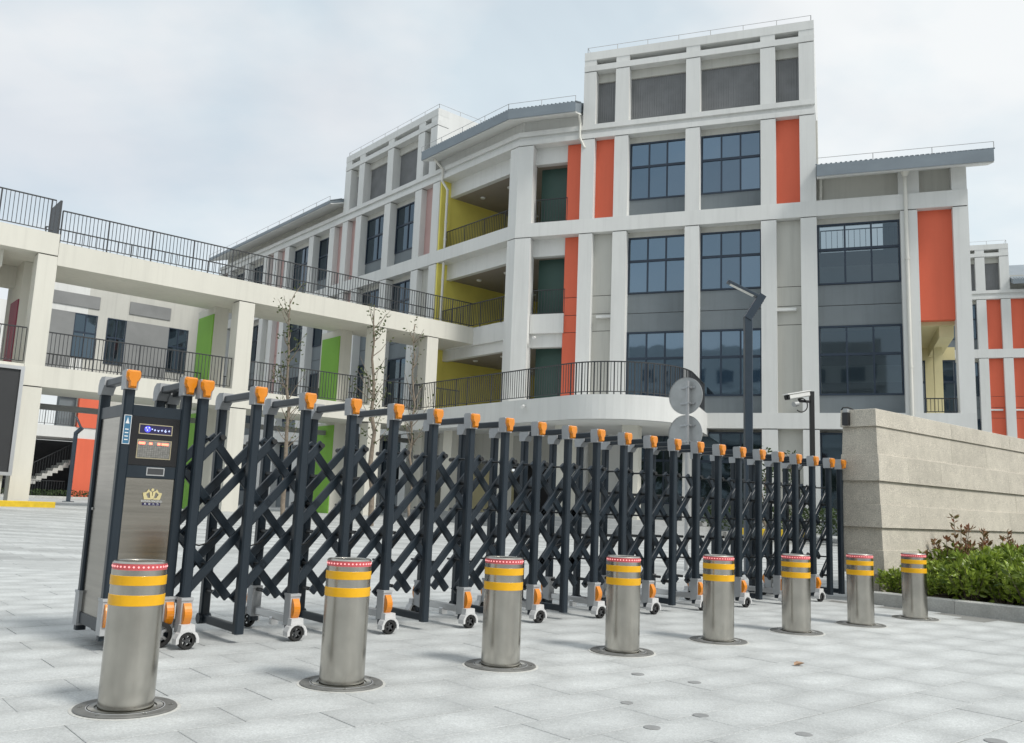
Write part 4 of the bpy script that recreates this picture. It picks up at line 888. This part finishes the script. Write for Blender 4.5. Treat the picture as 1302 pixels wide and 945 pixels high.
# ------------------------------------------------------------------ stone wall
wall = thing('stone_wall', 'battered sandstone boundary wall of overlapping courses at the right end of the gate', 'wall', FG.M(7.33,-.2,0))
UW = 7.285
courses = [(.302,.57,-.448,-.432,0),(.57,.82,-.420,-.404,0),(.82,1.08,-.448,-.432,1),(1.08,1.345,-.420,-.404,1),(1.345,1.65,-.448,-.432,2),(1.65,1.97,-.420,-.404,2),(1.97,2.17,-.442,-.434,3)]
def hexa(u0b,u0t,u1,vb,vt,wb,wt,z0,z1,c=.004):
    P = FG.P
    vs = [P(u0b,vb,z0),P(u1,vb,z0),P(u1,wb,z0),P(u0b,wb,z0),P(u0t,vt,z1-c),P(u1,vt,z1-c),P(u1,wt,z1-c),P(u0t,wt,z1-c),P(u0t+c,vt+c,z1),P(u1,vt+c,z1),P(u1,wt-c,z1),P(u0t+c,wt-c,z1)]
    return vs, [(0,3,2,1),(8,9,10,11)]+[(i,(i+1)%4,4+(i+1)%4,4+i) for i in range(4)]+[(4+i,4+(i+1)%4,8+(i+1)%4,8+i) for i in range(4)]
for k, (z0, z1, vb, vt, t) in enumerate(courses):
    sh = (-.028,-.012,.006,.026)[t]; u = UW; first = True; j = 0
    while u < 16:
        ln = (rng.uniform(.62,.98) if first else rng.uniform(.86,1.12)); u1 = min(u+ln, 16.2)
        e = -.42-vb; e2 = -.42-vt
        ub = UW-(-vb-.42)*.9 if first else u+.001; ut = UW-(-vt-.42)*.9 if first else u+.001
        dv = rng.uniform(-.0012,.0012)
        b = MB(); b.add(*hexa(ub, ut, u1-.001, vb+dv+sh, vt+dv+sh, .02-(vb+.42)*.5-sh*.3, .02-(vt+.42)*.5-sh*.3, z0+.0006, z1-.0006))
        b.build('stone_block', 'stone', wall); u = u1; first = False; j += 1
for i in range(10):
    u0 = UW+.05+i*.9; MB().box(FG, u0, u0+.898, -.37, -.08, 0, .3).build('plinth_block', 'stone', wall)
# black sensor box on the wall end
box = thing('sensor_box', 'small black sensor box with a cable fixed high on the wall end', 'sensor', FG.M(UW-.03,-.06,2.0))
MB().box(FG, UW-.075, UW-.012, -.10, -.03, 1.985, 2.135).build('housing', 'bolt', box); MB().box(FG, UW-.066, UW-.02, -.093, -.037, 2.136, 2.175).build('top_sensor', 'alu', box)
b = MB(); b.tube([FG.P(UW-.03,.0,2.17), FG.P(UW-.03,-.02,2.20), FG.P(UW+.02,-.05,2.205), FG.P(UW+.06,-.10,2.182), FG.P(UW+.10,-.06,2.178), FG.P(UW+.5,.0,2.176)], .007, 6); b.build('cable', 'rubber', box)

# ------------------------------------------------------------------ planting bed
bed = MB(); bed.add([FG.P(7.1,-.36,.085), FG.P(16,-.36,.085), FG.P(16,-7,.085), FG.P(7.1,-7,.085)], [(0,1,2,3)]); bed.build('bed_soil', 'soil', kind='structure')
kerb_o = MB().box(FG, 7.06, 7.15, -7, -.36, -.05, .02).build('kerb', 'concrete', kind='structure'); kerb_o['label'] = 'grey concrete kerb round the shrub bed'
for i in range(7):
    v1 = -.36-i*.95; b = MB(); P = FG.P; v0 = v1-.947; c = .012; u0, u1 = 7.035, 7.155
    pr = [(u0,-.02),(u0,.13-c),(u0+c,.13),(u1-c,.13),(u1,.13-c),(u1,-.02)]
    b.poly([P(a,v0,z) for a,z in pr], tuple(FG.n*.947)); b.build('kerb_stone', 'concrete', kerb_o)

def leaves(npos, ln, wd, up=.35, fold=.25, r=rng):
    """npos: (k,6) array of position and outward direction"""
    k = len(npos); p = npos[:,:3]; d = npos[:,3:]+r.normal(0,.45,(k,3))+np.array([0,0,up]); d /= np.linalg.norm(d,axis=1,keepdims=True)
    s = np.cross(d, r.normal(0,1,(k,3))); s /= np.linalg.norm(s,axis=1,keepdims=True); nn = np.cross(s,d)
    L_ = ln*r.uniform(.65,1.25,(k,1)); w_ = wd*r.uniform(.75,1.2,(k,1))
    v = np.stack([p, p+d*L_*.30+s*w_*.42+nn*w_*fold*.8, p+d*L_*.68+s*w_*.40+nn*w_*fold*.7, p+d*L_-nn*L_*.12, p+d*L_*.68-s*w_*.40+nn*w_*fold*.7, p+d*L_*.30-s*w_*.42+nn*w_*fold*.8, p+d*L_*.5], 1).reshape(-1,3)
    b_ = np.arange(k)[:,None]*7; f = np.concatenate([b_+np.array([[0,1,6]]), b_+np.array([[1,2,6]]), b_+np.array([[2,3,6]]), b_+np.array([[3,4,6]]), b_+np.array([[4,5,6]]), b_+np.array([[5,0,6]])],0)
    return v, f
def leaf_mesh(name, v, f, mt):
    me = bpy.data.meshes.new(name); me.from_pydata(v.tolist(), [], f.tolist()); me.materials.append(M[mt]); return me
def stems_mesh(name, segs, mt, n=5):
    b = MB()
    for p, q, r0, r1 in segs: b.cyl(p, q, r0, r1, n=n, caps=False)
    return b.mesh(name, mt)
def shrub_variant(seed, h, rad, kl):
    r = np.random.default_rng(seed); segs = []; pos = []
    for i in range(26):
        a = r.uniform(0, math.tau); q = math.sqrt(r.uniform(.02,1))*rad; hh = h*(1-.38*(q/rad)**2)*r.uniform(.78,1.08)
        p0 = np.array([q*.25*math.cos(a), q*.25*math.sin(a), 0]); p1 = np.array([q*math.cos(a), q*math.sin(a), hh]); segs.append((p0, p1, .005, .002))
        for k in range(kl):
            t = 1-r.uniform(0,1)**1.5*.75; p = p0+(p1-p0)*t; d = np.array([math.cos(a)*.6, math.sin(a)*.6, .5]); e = r.normal(0,.7,3); pos.append(np.concatenate([p+e*.02, d+e]))
    v, f = leaves(np.array(pos), .074, .036, r=r)
    return segs, v, f
SH = [shrub_variant(s, .46, .27, 30) for s in (1,2,3,4)]
pts = []
for u in np.arange(7.33, 12.2, .36):
    for v in np.arange(-.58, -3.2, -.36):
        if u-7.2 > (v+3.3)*2.2+1.0: continue
        pts.append((u+rng.uniform(-.09,.09), v+rng.uniform(-.09,.09)))
hedge = thing('hedge', 'bright green leafy hedge filling the bed before the sandstone wall', 'hedge', FG.M(8.5,-1,.08))
hv, hf, hs, off = [], [], MB(), 0
for i, (u, v) in enumerate(pts):
    Mx = FG.M(u, min(v,-.56), .08) @ Matrix.Rotation(rng.uniform(0,6.28), 4, 'Z') @ Matrix.Scale(rng.uniform(.75,1.22)*(.62 if u < 7.75 and v > -1.1 else 1.0 if v > -2.2 else .9), 4)
    sg, vv, ff = SH[i % 4]; A_ = np.array(Mx); hv.append(vv @ A_[:3,:3].T + A_[:3,3]); hf.append(ff+off); off += len(vv)
    for p, q, r0, r1 in sg: hs.cyl(Mx @ Vector(p), Mx @ Vector(q), r0, r1, n=4, caps=False)
inv = np.array(W[hedge].inverted()); hv = np.concatenate(hv) @ inv[:3,:3].T + inv[:3,3]
o = bpy.data.objects.new('foliage', leaf_mesh('foliage', hv, np.concatenate(hf), 'leaf')); o.parent = hedge; o['kind'] = 'stuff'; col.objects.link(o)
hs.build('stems', 'bark', hedge, kind='stuff')
# taller red-leaved shrubs at the back of the bed
def red_variant(seed, h):
    r = np.random.default_rng(seed); segs = []; pos = []
    for i in range(8):
        a = r.uniform(0, math.tau); hh = h*(1 if i == 0 else r.uniform(.55,.92)); q = .05 if i == 0 else r.uniform(.08,.30)
        p0 = np.array([0,0,0.]); p1 = np.array([q*math.cos(a), q*math.sin(a), hh]); m = (p0+p1)/2+np.array([0,0,.05]); segs += [(p0,m,.007,.005),(m,p1,.005,.003)]
        for k in range(17):
            t = 1-r.uniform(0,1)**1.6*.62; p = p0+(p1-p0)*t; an = r.uniform(0,math.tau); d = np.array([math.cos(an)*.75, math.sin(an)*.75, .55]); pos.append(np.concatenate([p, d]))
    v, f = leaves(np.array(pos), .082, .030, up=.2, r=r); return segs, v, f
RL = ['tall red tipped shrub standing highest above the green hedge', 'red tipped shrub just right of the tallest one by the wall', 'dark red leaved shrub in the middle of the red shrub row', 'red leaved shrub second from the right edge of the photo', 'red leaved shrub nearest the right edge of the photo', 'low purplish shrub left of the tallest red tipped one']
for i, (u, v, h) in enumerate([(8.62,-.72,1.02),(9.05,-.78,.80),(9.42,-.74,.84),(9.85,-.78,.76),(10.25,-.72,.82),(8.30,-.74,.72)]):
    s, vv, ff = red_variant(20+i, h*.88); Mx = FG.M(u, v, .08); t = thing('red_shrub', RL[i], 'shrub', Mx, 'red tipped shrubs along the wall')
    place('stem', stems_mesh('stem', s, 'bark'), t, Mx); place('foliage', leaf_mesh('foliage', vv, ff, 'redleaf'), t, Mx)

# ------------------------------------------------------------------ bollards
BP = [Vector((-1.555+.7773*i, 3.8165+.6604*i, 0)) for i in range(8)]
HBL, RB_ = .6035, .110
b = MB(); b.lathe([(RB_,.0),(RB_,HBL-.034)], 64); b.lathe([(RB_,HBL-.008),(RB_-.006,HBL),(RB_-.012,HBL),(RB_-.013,HBL-.003),(0,HBL-.003)], 64); ME['b_body'] = b.mesh('body', 'steel')
b = MB(); b.lathe([(RB_,HBL-.034),(RB_-.001,HBL-.033),(RB_-.001,HBL-.009),(RB_,HBL-.008)], 64); ME['b_lens'] = b.mesh('light_band', 'redlens')
b = MB()
for i in range(36):
    a = math.tau*i/36; d = Vector((math.cos(a), math.sin(a), 0)); b.cyl(d*(RB_-.003)+Vector((0,0,HBL-.021)), d*(RB_+.0008)+Vector((0,0,HBL-.021)), .0042, n=6)
ME['b_led'] = b.mesh('led_light', 'redled')
for nm, z0, z1 in (('b_t1',.507,.546),('b_t2',.424,.468)):
    b = MB(); b.lathe([(RB_,z0),(RB_+.0022,z0+.001),(RB_+.0022,z1-.001),(RB_,z1)], 64); b.cyl((RB_*math.cos(-1.75),RB_*math.sin(-1.75),z0), (RB_*math.cos(-1.75),RB_*math.sin(-1.75),z1), .0028, n=5); ME[nm] = b.mesh('reflective_band', 'yellowtape')
M['flange'] = steel('worn flange steel', (.42,.42,.40), .45, (1,1,1)); M['flange2'] = mat('worn dark cast flange', (.18,.18,.172), .55, metal=.3, var=.25, scale=14); M['stud'] = mat('worn metal disc', (.27,.275,.275), .65, metal=.1, var=.2, scale=20)
b = MB(); b.lathe([(.202,-.02),(.202,.006),(.199,.009),(.152,.009),(.152,.004),(.146,.004)], 64); ME['b_fl'] = b.mesh('base_flange', 'flange2')
b = MB(); b.lathe([(.146,.004),(.146,.010),(.122,.010),(.122,.003),(RB_-.002,.003)], 64); ME['b_in'] = b.mesh('inner_ring', 'flange')
b = MB()
b.cyl((.176,0,.006), (.176,0,.0125), .009, n=6, smooth=False)
ME['b_bolt'] = b.mesh('flange_bolt', 'flange')
b = MB(); b.lathe([(.218,-.004),(.216,.0022),(.203,.0028),(.2025,-.004)], 64); ME['b_seal'] = b.mesh('sealant_ring', 'concrete'); b = MB(); b.lathe([(.1545,.0088),(.1540,.0096),(.1508,.0096),(.1505,.0088)], 64); ME['b_line'] = b.mesh('ring_edge', 'cast')
BL = ['stainless steel bollard nearest the viewer, in front of the gate cabinet', 'stainless steel bollard second from the left in the row', 'stainless steel bollard third from the left in the row', 'stainless steel bollard fourth from the left in the row', 'stainless steel bollard fifth from the left, left of the leaf on the paving', 'stainless steel bollard sixth from the left, before the last gate posts', 'stainless steel bollard in front of the end face of the sandstone wall', 'stainless steel bollard nearest the shrubs, last on the right']
for i, p in enumerate(BP):
    Mx = Matrix.Translation(p) @ Matrix.Rotation([.0,.5,-.4,.2,.9,-.2,.3,.6][i], 4, 'Z'); t = thing('bollard', BL[i], 'bollard', Mx, 'row of steel bollards before the gate')
    place('body', ME['b_body'], t, Mx); lb = place('light_band', ME['b_lens'], t, Mx); place('led_light', ME['b_led'], lb, Mx)
    place('reflective_band', ME['b_t1'], t, Mx); place('reflective_band', ME['b_t2'], t, Mx)
    fl = place('base_flange', ME['b_fl'], t, Mx); place('sealant_ring', ME['b_seal'], fl, Mx); place('ring_edge', ME['b_line'], fl, Mx); place('inner_ring', ME['b_in'], fl, Mx); [place('flange_bolt', ME['b_bolt'], fl, Mx @ Matrix.Rotation(math.tau*k/6+.3, 4, 'Z')) for k in range(6)]

# ------------------------------------------------------------------ small things on the paving
def gpt(x, y):
    d = RM.transposed() @ Vector(((x-651)/FPX, (y-472.5)/FPX, 1)); t = -EYE/d.z; return Vector((0,0,EYE))+d*t
SL = ['dark flush metal disc in the paving right of the fourth bollard', 'dark flush metal disc in the paving below the fifth bollard', 'dark flush metal disc in the paving left of the bottom middle', 'dark flush metal disc, lowest of the pair below the fifth bollard', 'dark flush metal disc in the paving below the fallen leaf', 'dark flush metal disc at the bottom edge below the sixth bollard', 'dark flush metal disc in the lower right corner of the paving']
for i, (x, y, r) in enumerate([(811,857.5,.036),(883,868,.036),(797,894,.03),(829,925.5,.036),(891,910,.036),(1022,934,.036),(1266,943,.045)]):
    p = gpt(x, y); b = MB(); b.lathe([(r,-.01),(r,.0025),(r-.004,.0035),(0,.0035)], 20, p); b.build('ground_stud', 'stud', label=SL[i], category='ground stud', group='flush metal discs in the paving')
p = gpt(1016, 847); b = MB(); f = F((p.x,p.y), 25)
ol = [(-.042,.0),(-.025,.016),(.0,.022),(.025,.014),(.046,.0),(.025,-.013),(.0,-.019),(-.025,-.014)]
b.add([f.P(u,v,.006+abs(v)*.9+max(u,0)**2*5) for u,v in ol]+[f.P(0,0,.005),f.P(.03,0,.012)], [(0,1,8),(1,2,8),(2,3,9,8),(3,4,9),(4,5,9),(5,6,8,9),(6,7,8),(7,0,8)])
b.build('fallen_leaf', 'leafdry', label='curled brown fallen leaf on the paving below the sixth bollard', category='leaf')

# ------------------------------------------------------------------ street furniture behind the gate
def raypt(x, y, D):
    d = RM.transposed() @ Vector(((x-651)/FPX, (y-472.5)/FPX, 1)); return Vector((0,0,EYE))+d*(D/d.y)
# two round signs seen from behind
q = raypt(874, 520, 14); gz = rise(q.x, q.y)
sign = thing('road_sign', 'two round traffic signs seen from behind on one grey pole', 'sign', Matrix.Translation((q.x,q.y,gz)))
b = MB(); b.cyl((q.x,q.y,gz),(q.x,q.y,3.02),.030,n=14); b.build('pole', 'galv', sign)
hd = R(49); e = Vector((math.cos(hd), math.sin(hd), 0)); sd_ = Vector((-e.y, e.x, 0))       # e: the way the signs face, away from the viewer
for zc in (2.785, 2.165):
    c = Vector((q.x,q.y,zc))+e*.075+sd_*.075
    b = MB(); b.cyl(c, c+e*.004, .305, n=48); b.cyl(c-e*.012, c+e*.003, .308, .308, n=48, caps=False); s_ = b.build('sign_plate', 'alu', sign)
    for dz in (.13,-.13):
        b = MB(); m = Vector((q.x,q.y,zc+dz)); b.bar(m+e*.062+sd_*.16, m+e*.062-sd_*.10, .022, .030); b.bar(m+e*.03-sd_*.05, m+e*.03+sd_*.05, .04, .03); b.cyl(m-e*.045, m-e*.03, .018, n=8); b.bar(m-e*.034-sd_*.045, m-e*.034+sd_*.045, .012, .03); b.build('bracket', 'galv', s_)
# bent street lamp
def street_lamp(px, yb, ye, ytip, D, label, k=1.0):
    q = raypt(px[0], yb, D); e_ = raypt(px[1], ye, D); t_ = raypt(px[2], ytip, D); gz = rise(q.x, q.y)
    t = thing('street_lamp', label, 'street lamp', Matrix.Translation((q.x,q.y,gz)), 'bent street lamps')
    w_ = .125*k; b = MB(); b.bar((q.x,q.y,gz), q, w_, w_, up=(0,1,0), ch=.08); b.build('pole', 'lamppost', t)
    b = MB(); d = (e_-q).normalized(); b.bar(q-d*.03, e_+d*.05, w_*.98, w_*1.15, up=(0,1,0), ch=.06); a = b.build('arm', 'lamppost', t)
    b = MB()
    for i in range(9): c = q+d*((e_-q).length*(i+1)/10); s = d.cross(Vector((0,1,0))).normalized(); s = s if s.x > 0 else -s; b.bar(c+s*w_*.50-Vector((0,w_*.35,0)), c+s*w_*.50+Vector((0,w_*.35,0)), .012, .02, up=d)
    b.build('arm_slots', 'bolt', a)
    b = MB(); d2 = (t_-e_).normalized(); b.bar(e_-d2*.06, t_, w_*.95, w_*.36, up=(0,0,1), ch=.1); h_ = b.build('lamp_head', 'lamppost', t)
    u_ = Vector((0,0,-1)); u_ = (u_-d2*u_.dot(d2)).normalized(); b = MB(); b.bar(e_+d2*.12+u_*w_*.19, t_-d2*.06+u_*w_*.19, w_*.75, .012, up=u_); b.build('led_strip', 'lamp', h_)
    b = MB(); b.box(F((q.x,q.y),0), -.16*k,.16*k,-.16*k,.16*k, gz-.02, gz+.02); b.build('base_plate', 'lamppost', t)
street_lamp((951,967,925), 404, 379, 358, 14, 'tall dark street lamp with a bent head standing behind the gate', 1.0)
street_lamp((96.5,103.5,97), 551, 545, 530, 38, 'small distant street lamp with a bent head under the walkway', 1.1)
# security camera pole
q = raypt(1032, 498, 12.5); gz = rise(q.x, q.y)
cc = thing('security_camera', 'white security camera on a black pole behind the gate left of the stone wall', 'security camera', Matrix.Translation((q.x,q.y,gz)))
b = MB(); b.bar((q.x,q.y,gz), q, .062, .062, up=(0,1,0), ch=.1); b.build('pole', 'bolt', cc)
za = raypt(1030, 511, 12.5).z; b = MB(); b.bar(Vector((q.x,q.y,za)), Vector((q.x-.19,q.y-.04,za)), .03, .035); b.cyl((q.x-.19,q.y-.04,za-.01),(q.x-.19,q.y-.04,za+.06),.022,n=10); b.build('arm', 'bolt', cc)
c0_ = raypt(1027, 501, 12.45); c1_ = raypt(1000.5, 505.5, 12.25); d = (c1_-c0_).normalized()
b = MB(); b.bar(c0_, c1_-d*.02, .085, .075, up=(0,0,1), ch=.2); cbd = b.build('camera_body', 'camwhite', cc)
b = MB(); b.bar(c0_-d*.01+Vector((0,0,.045)), c1_+d*.035+Vector((0,0,.045)), .105, .012, up=(0,0,1)); b.build('sun_hood', 'camwhite', cbd)
b = MB(); b.bar(c1_-d*.019, c1_+d*.012, .08, .07, up=(0,0,1), ch=.2); b.cyl(c1_+d*.012, c1_+d*.02, .026, n=14); b.build('lens', 'black', cbd)
g_ = raypt(1011, 514, 12.35); b = MB(); b.cyl(g_-d*.05, g_+d*.03, .038, n=14); b.build('lamp_unit', 'alu', cc)
b = MB(); b.tube([(q.x-.19+.09*math.sin(a)*1.0+.02, q.y-.05, za-.06+.10*math.cos(a)) for a in np.linspace(-.6, 3.9, 14)], .008, 6); b.build('cable', 'rubber', cc)

# ------------------------------------------------------------------ young trees
def young_tree(px, yb, ytop, D, label, seed, lean=0, dens=1.0, leafm='treeleaf', rb=.062):
    r = np.random.default_rng(seed); base = raypt(px, yb, D); gz = rise(base.x, base.y); top = raypt(px+lean, ytop, D); H = top.z-gz; B = np.array([base.x, base.y, gz])
    t = thing('young_tree', label, 'tree', Matrix.Translation(B), 'sparse young trees before the walkway'); segs = []; pos = []; p = np.zeros(3); n = 12; pts = [p]
    tx = np.array([top.x-base.x, 0, H])
    for i in range(1, n+1): pts.append(tx*i/n+np.array([r.normal(0,.035), r.normal(0,.035), 0])*(1 if i < n else 0))
    for i in range(n): segs.append((pts[i], pts[i+1], rb*(1-i/n)**.8+.010, rb*(1-(i+1)/n)**.8+.010))
    for i in range(26):
        tt = r.uniform(.30, .98); k = min(int(tt*n), n-1); p0 = pts[k]+(pts[k+1]-pts[k])*(tt*n-k); a = r.uniform(0, math.tau); ln = H*r.uniform(.05,.17)*(1.1-tt*.4)
        dv = np.array([math.cos(a)*.62, math.sin(a)*.62, r.uniform(.55,1.15)]); dv /= np.linalg.norm(dv); p1 = p0+dv*ln*.5+r.normal(0,.02,3); p2 = p1+(dv+np.array([0,0,.25])+r.normal(0,.15,3))*ln*.5
        segs += [(p0,p1,.016,.010),(p1,p2,.010,.004)]
        for c_ in range(r.integers(1,4)):
            cpt_ = p1+(p2-p1)*r.uniform(.1,1.05)
            for q_ in range(int(4.5*dens)): e2 = r.normal(0,1,3); pos.append(np.concatenate([cpt_+e2*.07, e2]))
        if i % 2: 
            for q_ in range(int(3*dens)): e2 = r.normal(0,1,3); pos.append(np.concatenate([p0+e2*.06, e2]))
    Mx = Matrix.Translation(B); place('trunk', stems_mesh('trunk', segs, 'bark', 8), t, Mx)
    v, f = leaves(np.array(pos), .10, .055, up=0, r=r); place('crown', leaf_mesh('crown', v, f, leafm), t, Mx)
young_tree(361, 640, 380, 25, 'sparse young tree with a thin grey brown trunk left of the second walkway column', 31, 8)
young_tree(473, 640, 388, 25, 'sparse young tree standing right before the third walkway column', 33, 3, 1.1, rb=.075)
young_tree(522, 640, 412, 27, 'faint young tree between the third and fourth walkway columns', 35, 5, .45, rb=.035)
young_tree(973, 640, 575, 21, 'small leafy sapling behind the gate just right of the street lamp', 37, 2, 1.0, 'darkleaf', .03)
young_tree(1010, 640, 583, 22, 'small leafy sapling behind the gate left of the camera pole', 39, -3, 1.0, 'darkleaf', .03)
# dark low hedge at the foot of the school, seen through the gate
hp = []
for i in range(5200):
    s = rng.uniform(7.8, 16.5); n_ = rng.uniform(-1.7,-.6); z = .33+rng.uniform(0,1)**.7*.85; p = FR.P(s, n_, z); hp.append((p.x,p.y,p.z, rng.normal(), rng.normal(), abs(rng.normal())))
v, f = leaves(np.array(hp), .11, .06); c = v.mean(0); o = bpy.data.objects.new('hedge', leaf_mesh('hedge', v-c, f, 'darkleaf')); o.location = c; col.objects.link(o)
o['label'] = 'dark low hedge along the foot of the school behind the gate'; o['category'] = 'hedge'
hp = []
for i in range(2600):
    s = rng.uniform(-5, 9); n_ = rng.uniform(-1.3,-.6); z = .33+rng.uniform(0,1)**.7*.42; p = FQ.P(s, n_, z); hp.append((p.x,p.y,p.z, rng.normal(), rng.normal(), abs(rng.normal())))
v, f = leaves(np.array(hp), .12, .06); c = v.mean(0); o = bpy.data.objects.new('hedge', leaf_mesh('hedge', v-c, f, 'darkleaf')); o.location = c; col.objects.link(o)
o['label'] = 'low dark hedge in front of the stair of the rear wing'; o['category'] = 'hedge'

# ------------------------------------------------------------------ the street side behind the viewer (seen only as reflections in steel and glass)
def block(org, deg, w_, d_, h_, label, seed):
    r = np.random.default_rng(seed); f = F(org, deg); t = thing('apartment_block', label, 'apartment block', f.M(0,0,0))
    MB().box(f, -w_/2, w_/2, 0, d_, -.2, h_).build('wall', 'paleblock' if seed % 2 else 'beige', t)
    k = int(h_/3.1); wn = MB(); bl = MB()
    for j in range(k):
        z = 1.0+j*3.1
        for i in range(int(w_/3.6)):
            x = -w_/2+1.0+i*3.6; wn.box(f, x, x+1.9, -.03, .1, z, z+1.6)
        bl.box(f, -w_/2, w_/2, -.35, 0, z-1.0, z-.55)
    wn.build('window_grid', 'glassdark', t, kind='stuff'); bl.build('balcony_bands', 'white', t, kind='stuff')
block((-26,-34), 160, 34, 12, 21, 'pale apartment block across the street behind the viewer', 1)
block((16,-40), 185, 40, 12, 25, 'beige apartment block across the street behind the viewer', 2)
hp = []
for k in range(26):
    a = -2.9+2.65*k/25+rng.uniform(-.04,.04); d = rng.uniform(17, 24); hh = rng.uniform(3.6, 6.8); rr = rng.uniform(.9, 1.7)
    for i in range(260): q = rng.normal(0,1,3); q *= rng.uniform(.5,1)**.4/np.linalg.norm(q); hp.append((d*math.cos(a)+q[0]*rr, d*math.sin(a)+q[1]*rr, hh-rr*.9+q[2]*rr*1.15, q[0], q[1], q[2]))
    for i in range(14): hp.append((d*math.cos(a)+rng.normal(0,.06), d*math.sin(a)+rng.normal(0,.06), rng.uniform(0,hh-rr), 0,0,1))
v, f = leaves(np.array(hp), .55, .34); c = v.mean(0); o = bpy.data.objects.new('street_trees', leaf_mesh('street_trees', v-c, f, 'darkleaf')); o.location = c; col.objects.link(o)
o['kind'] = 'stuff'; o['label'] = 'belt of street trees behind the viewer'
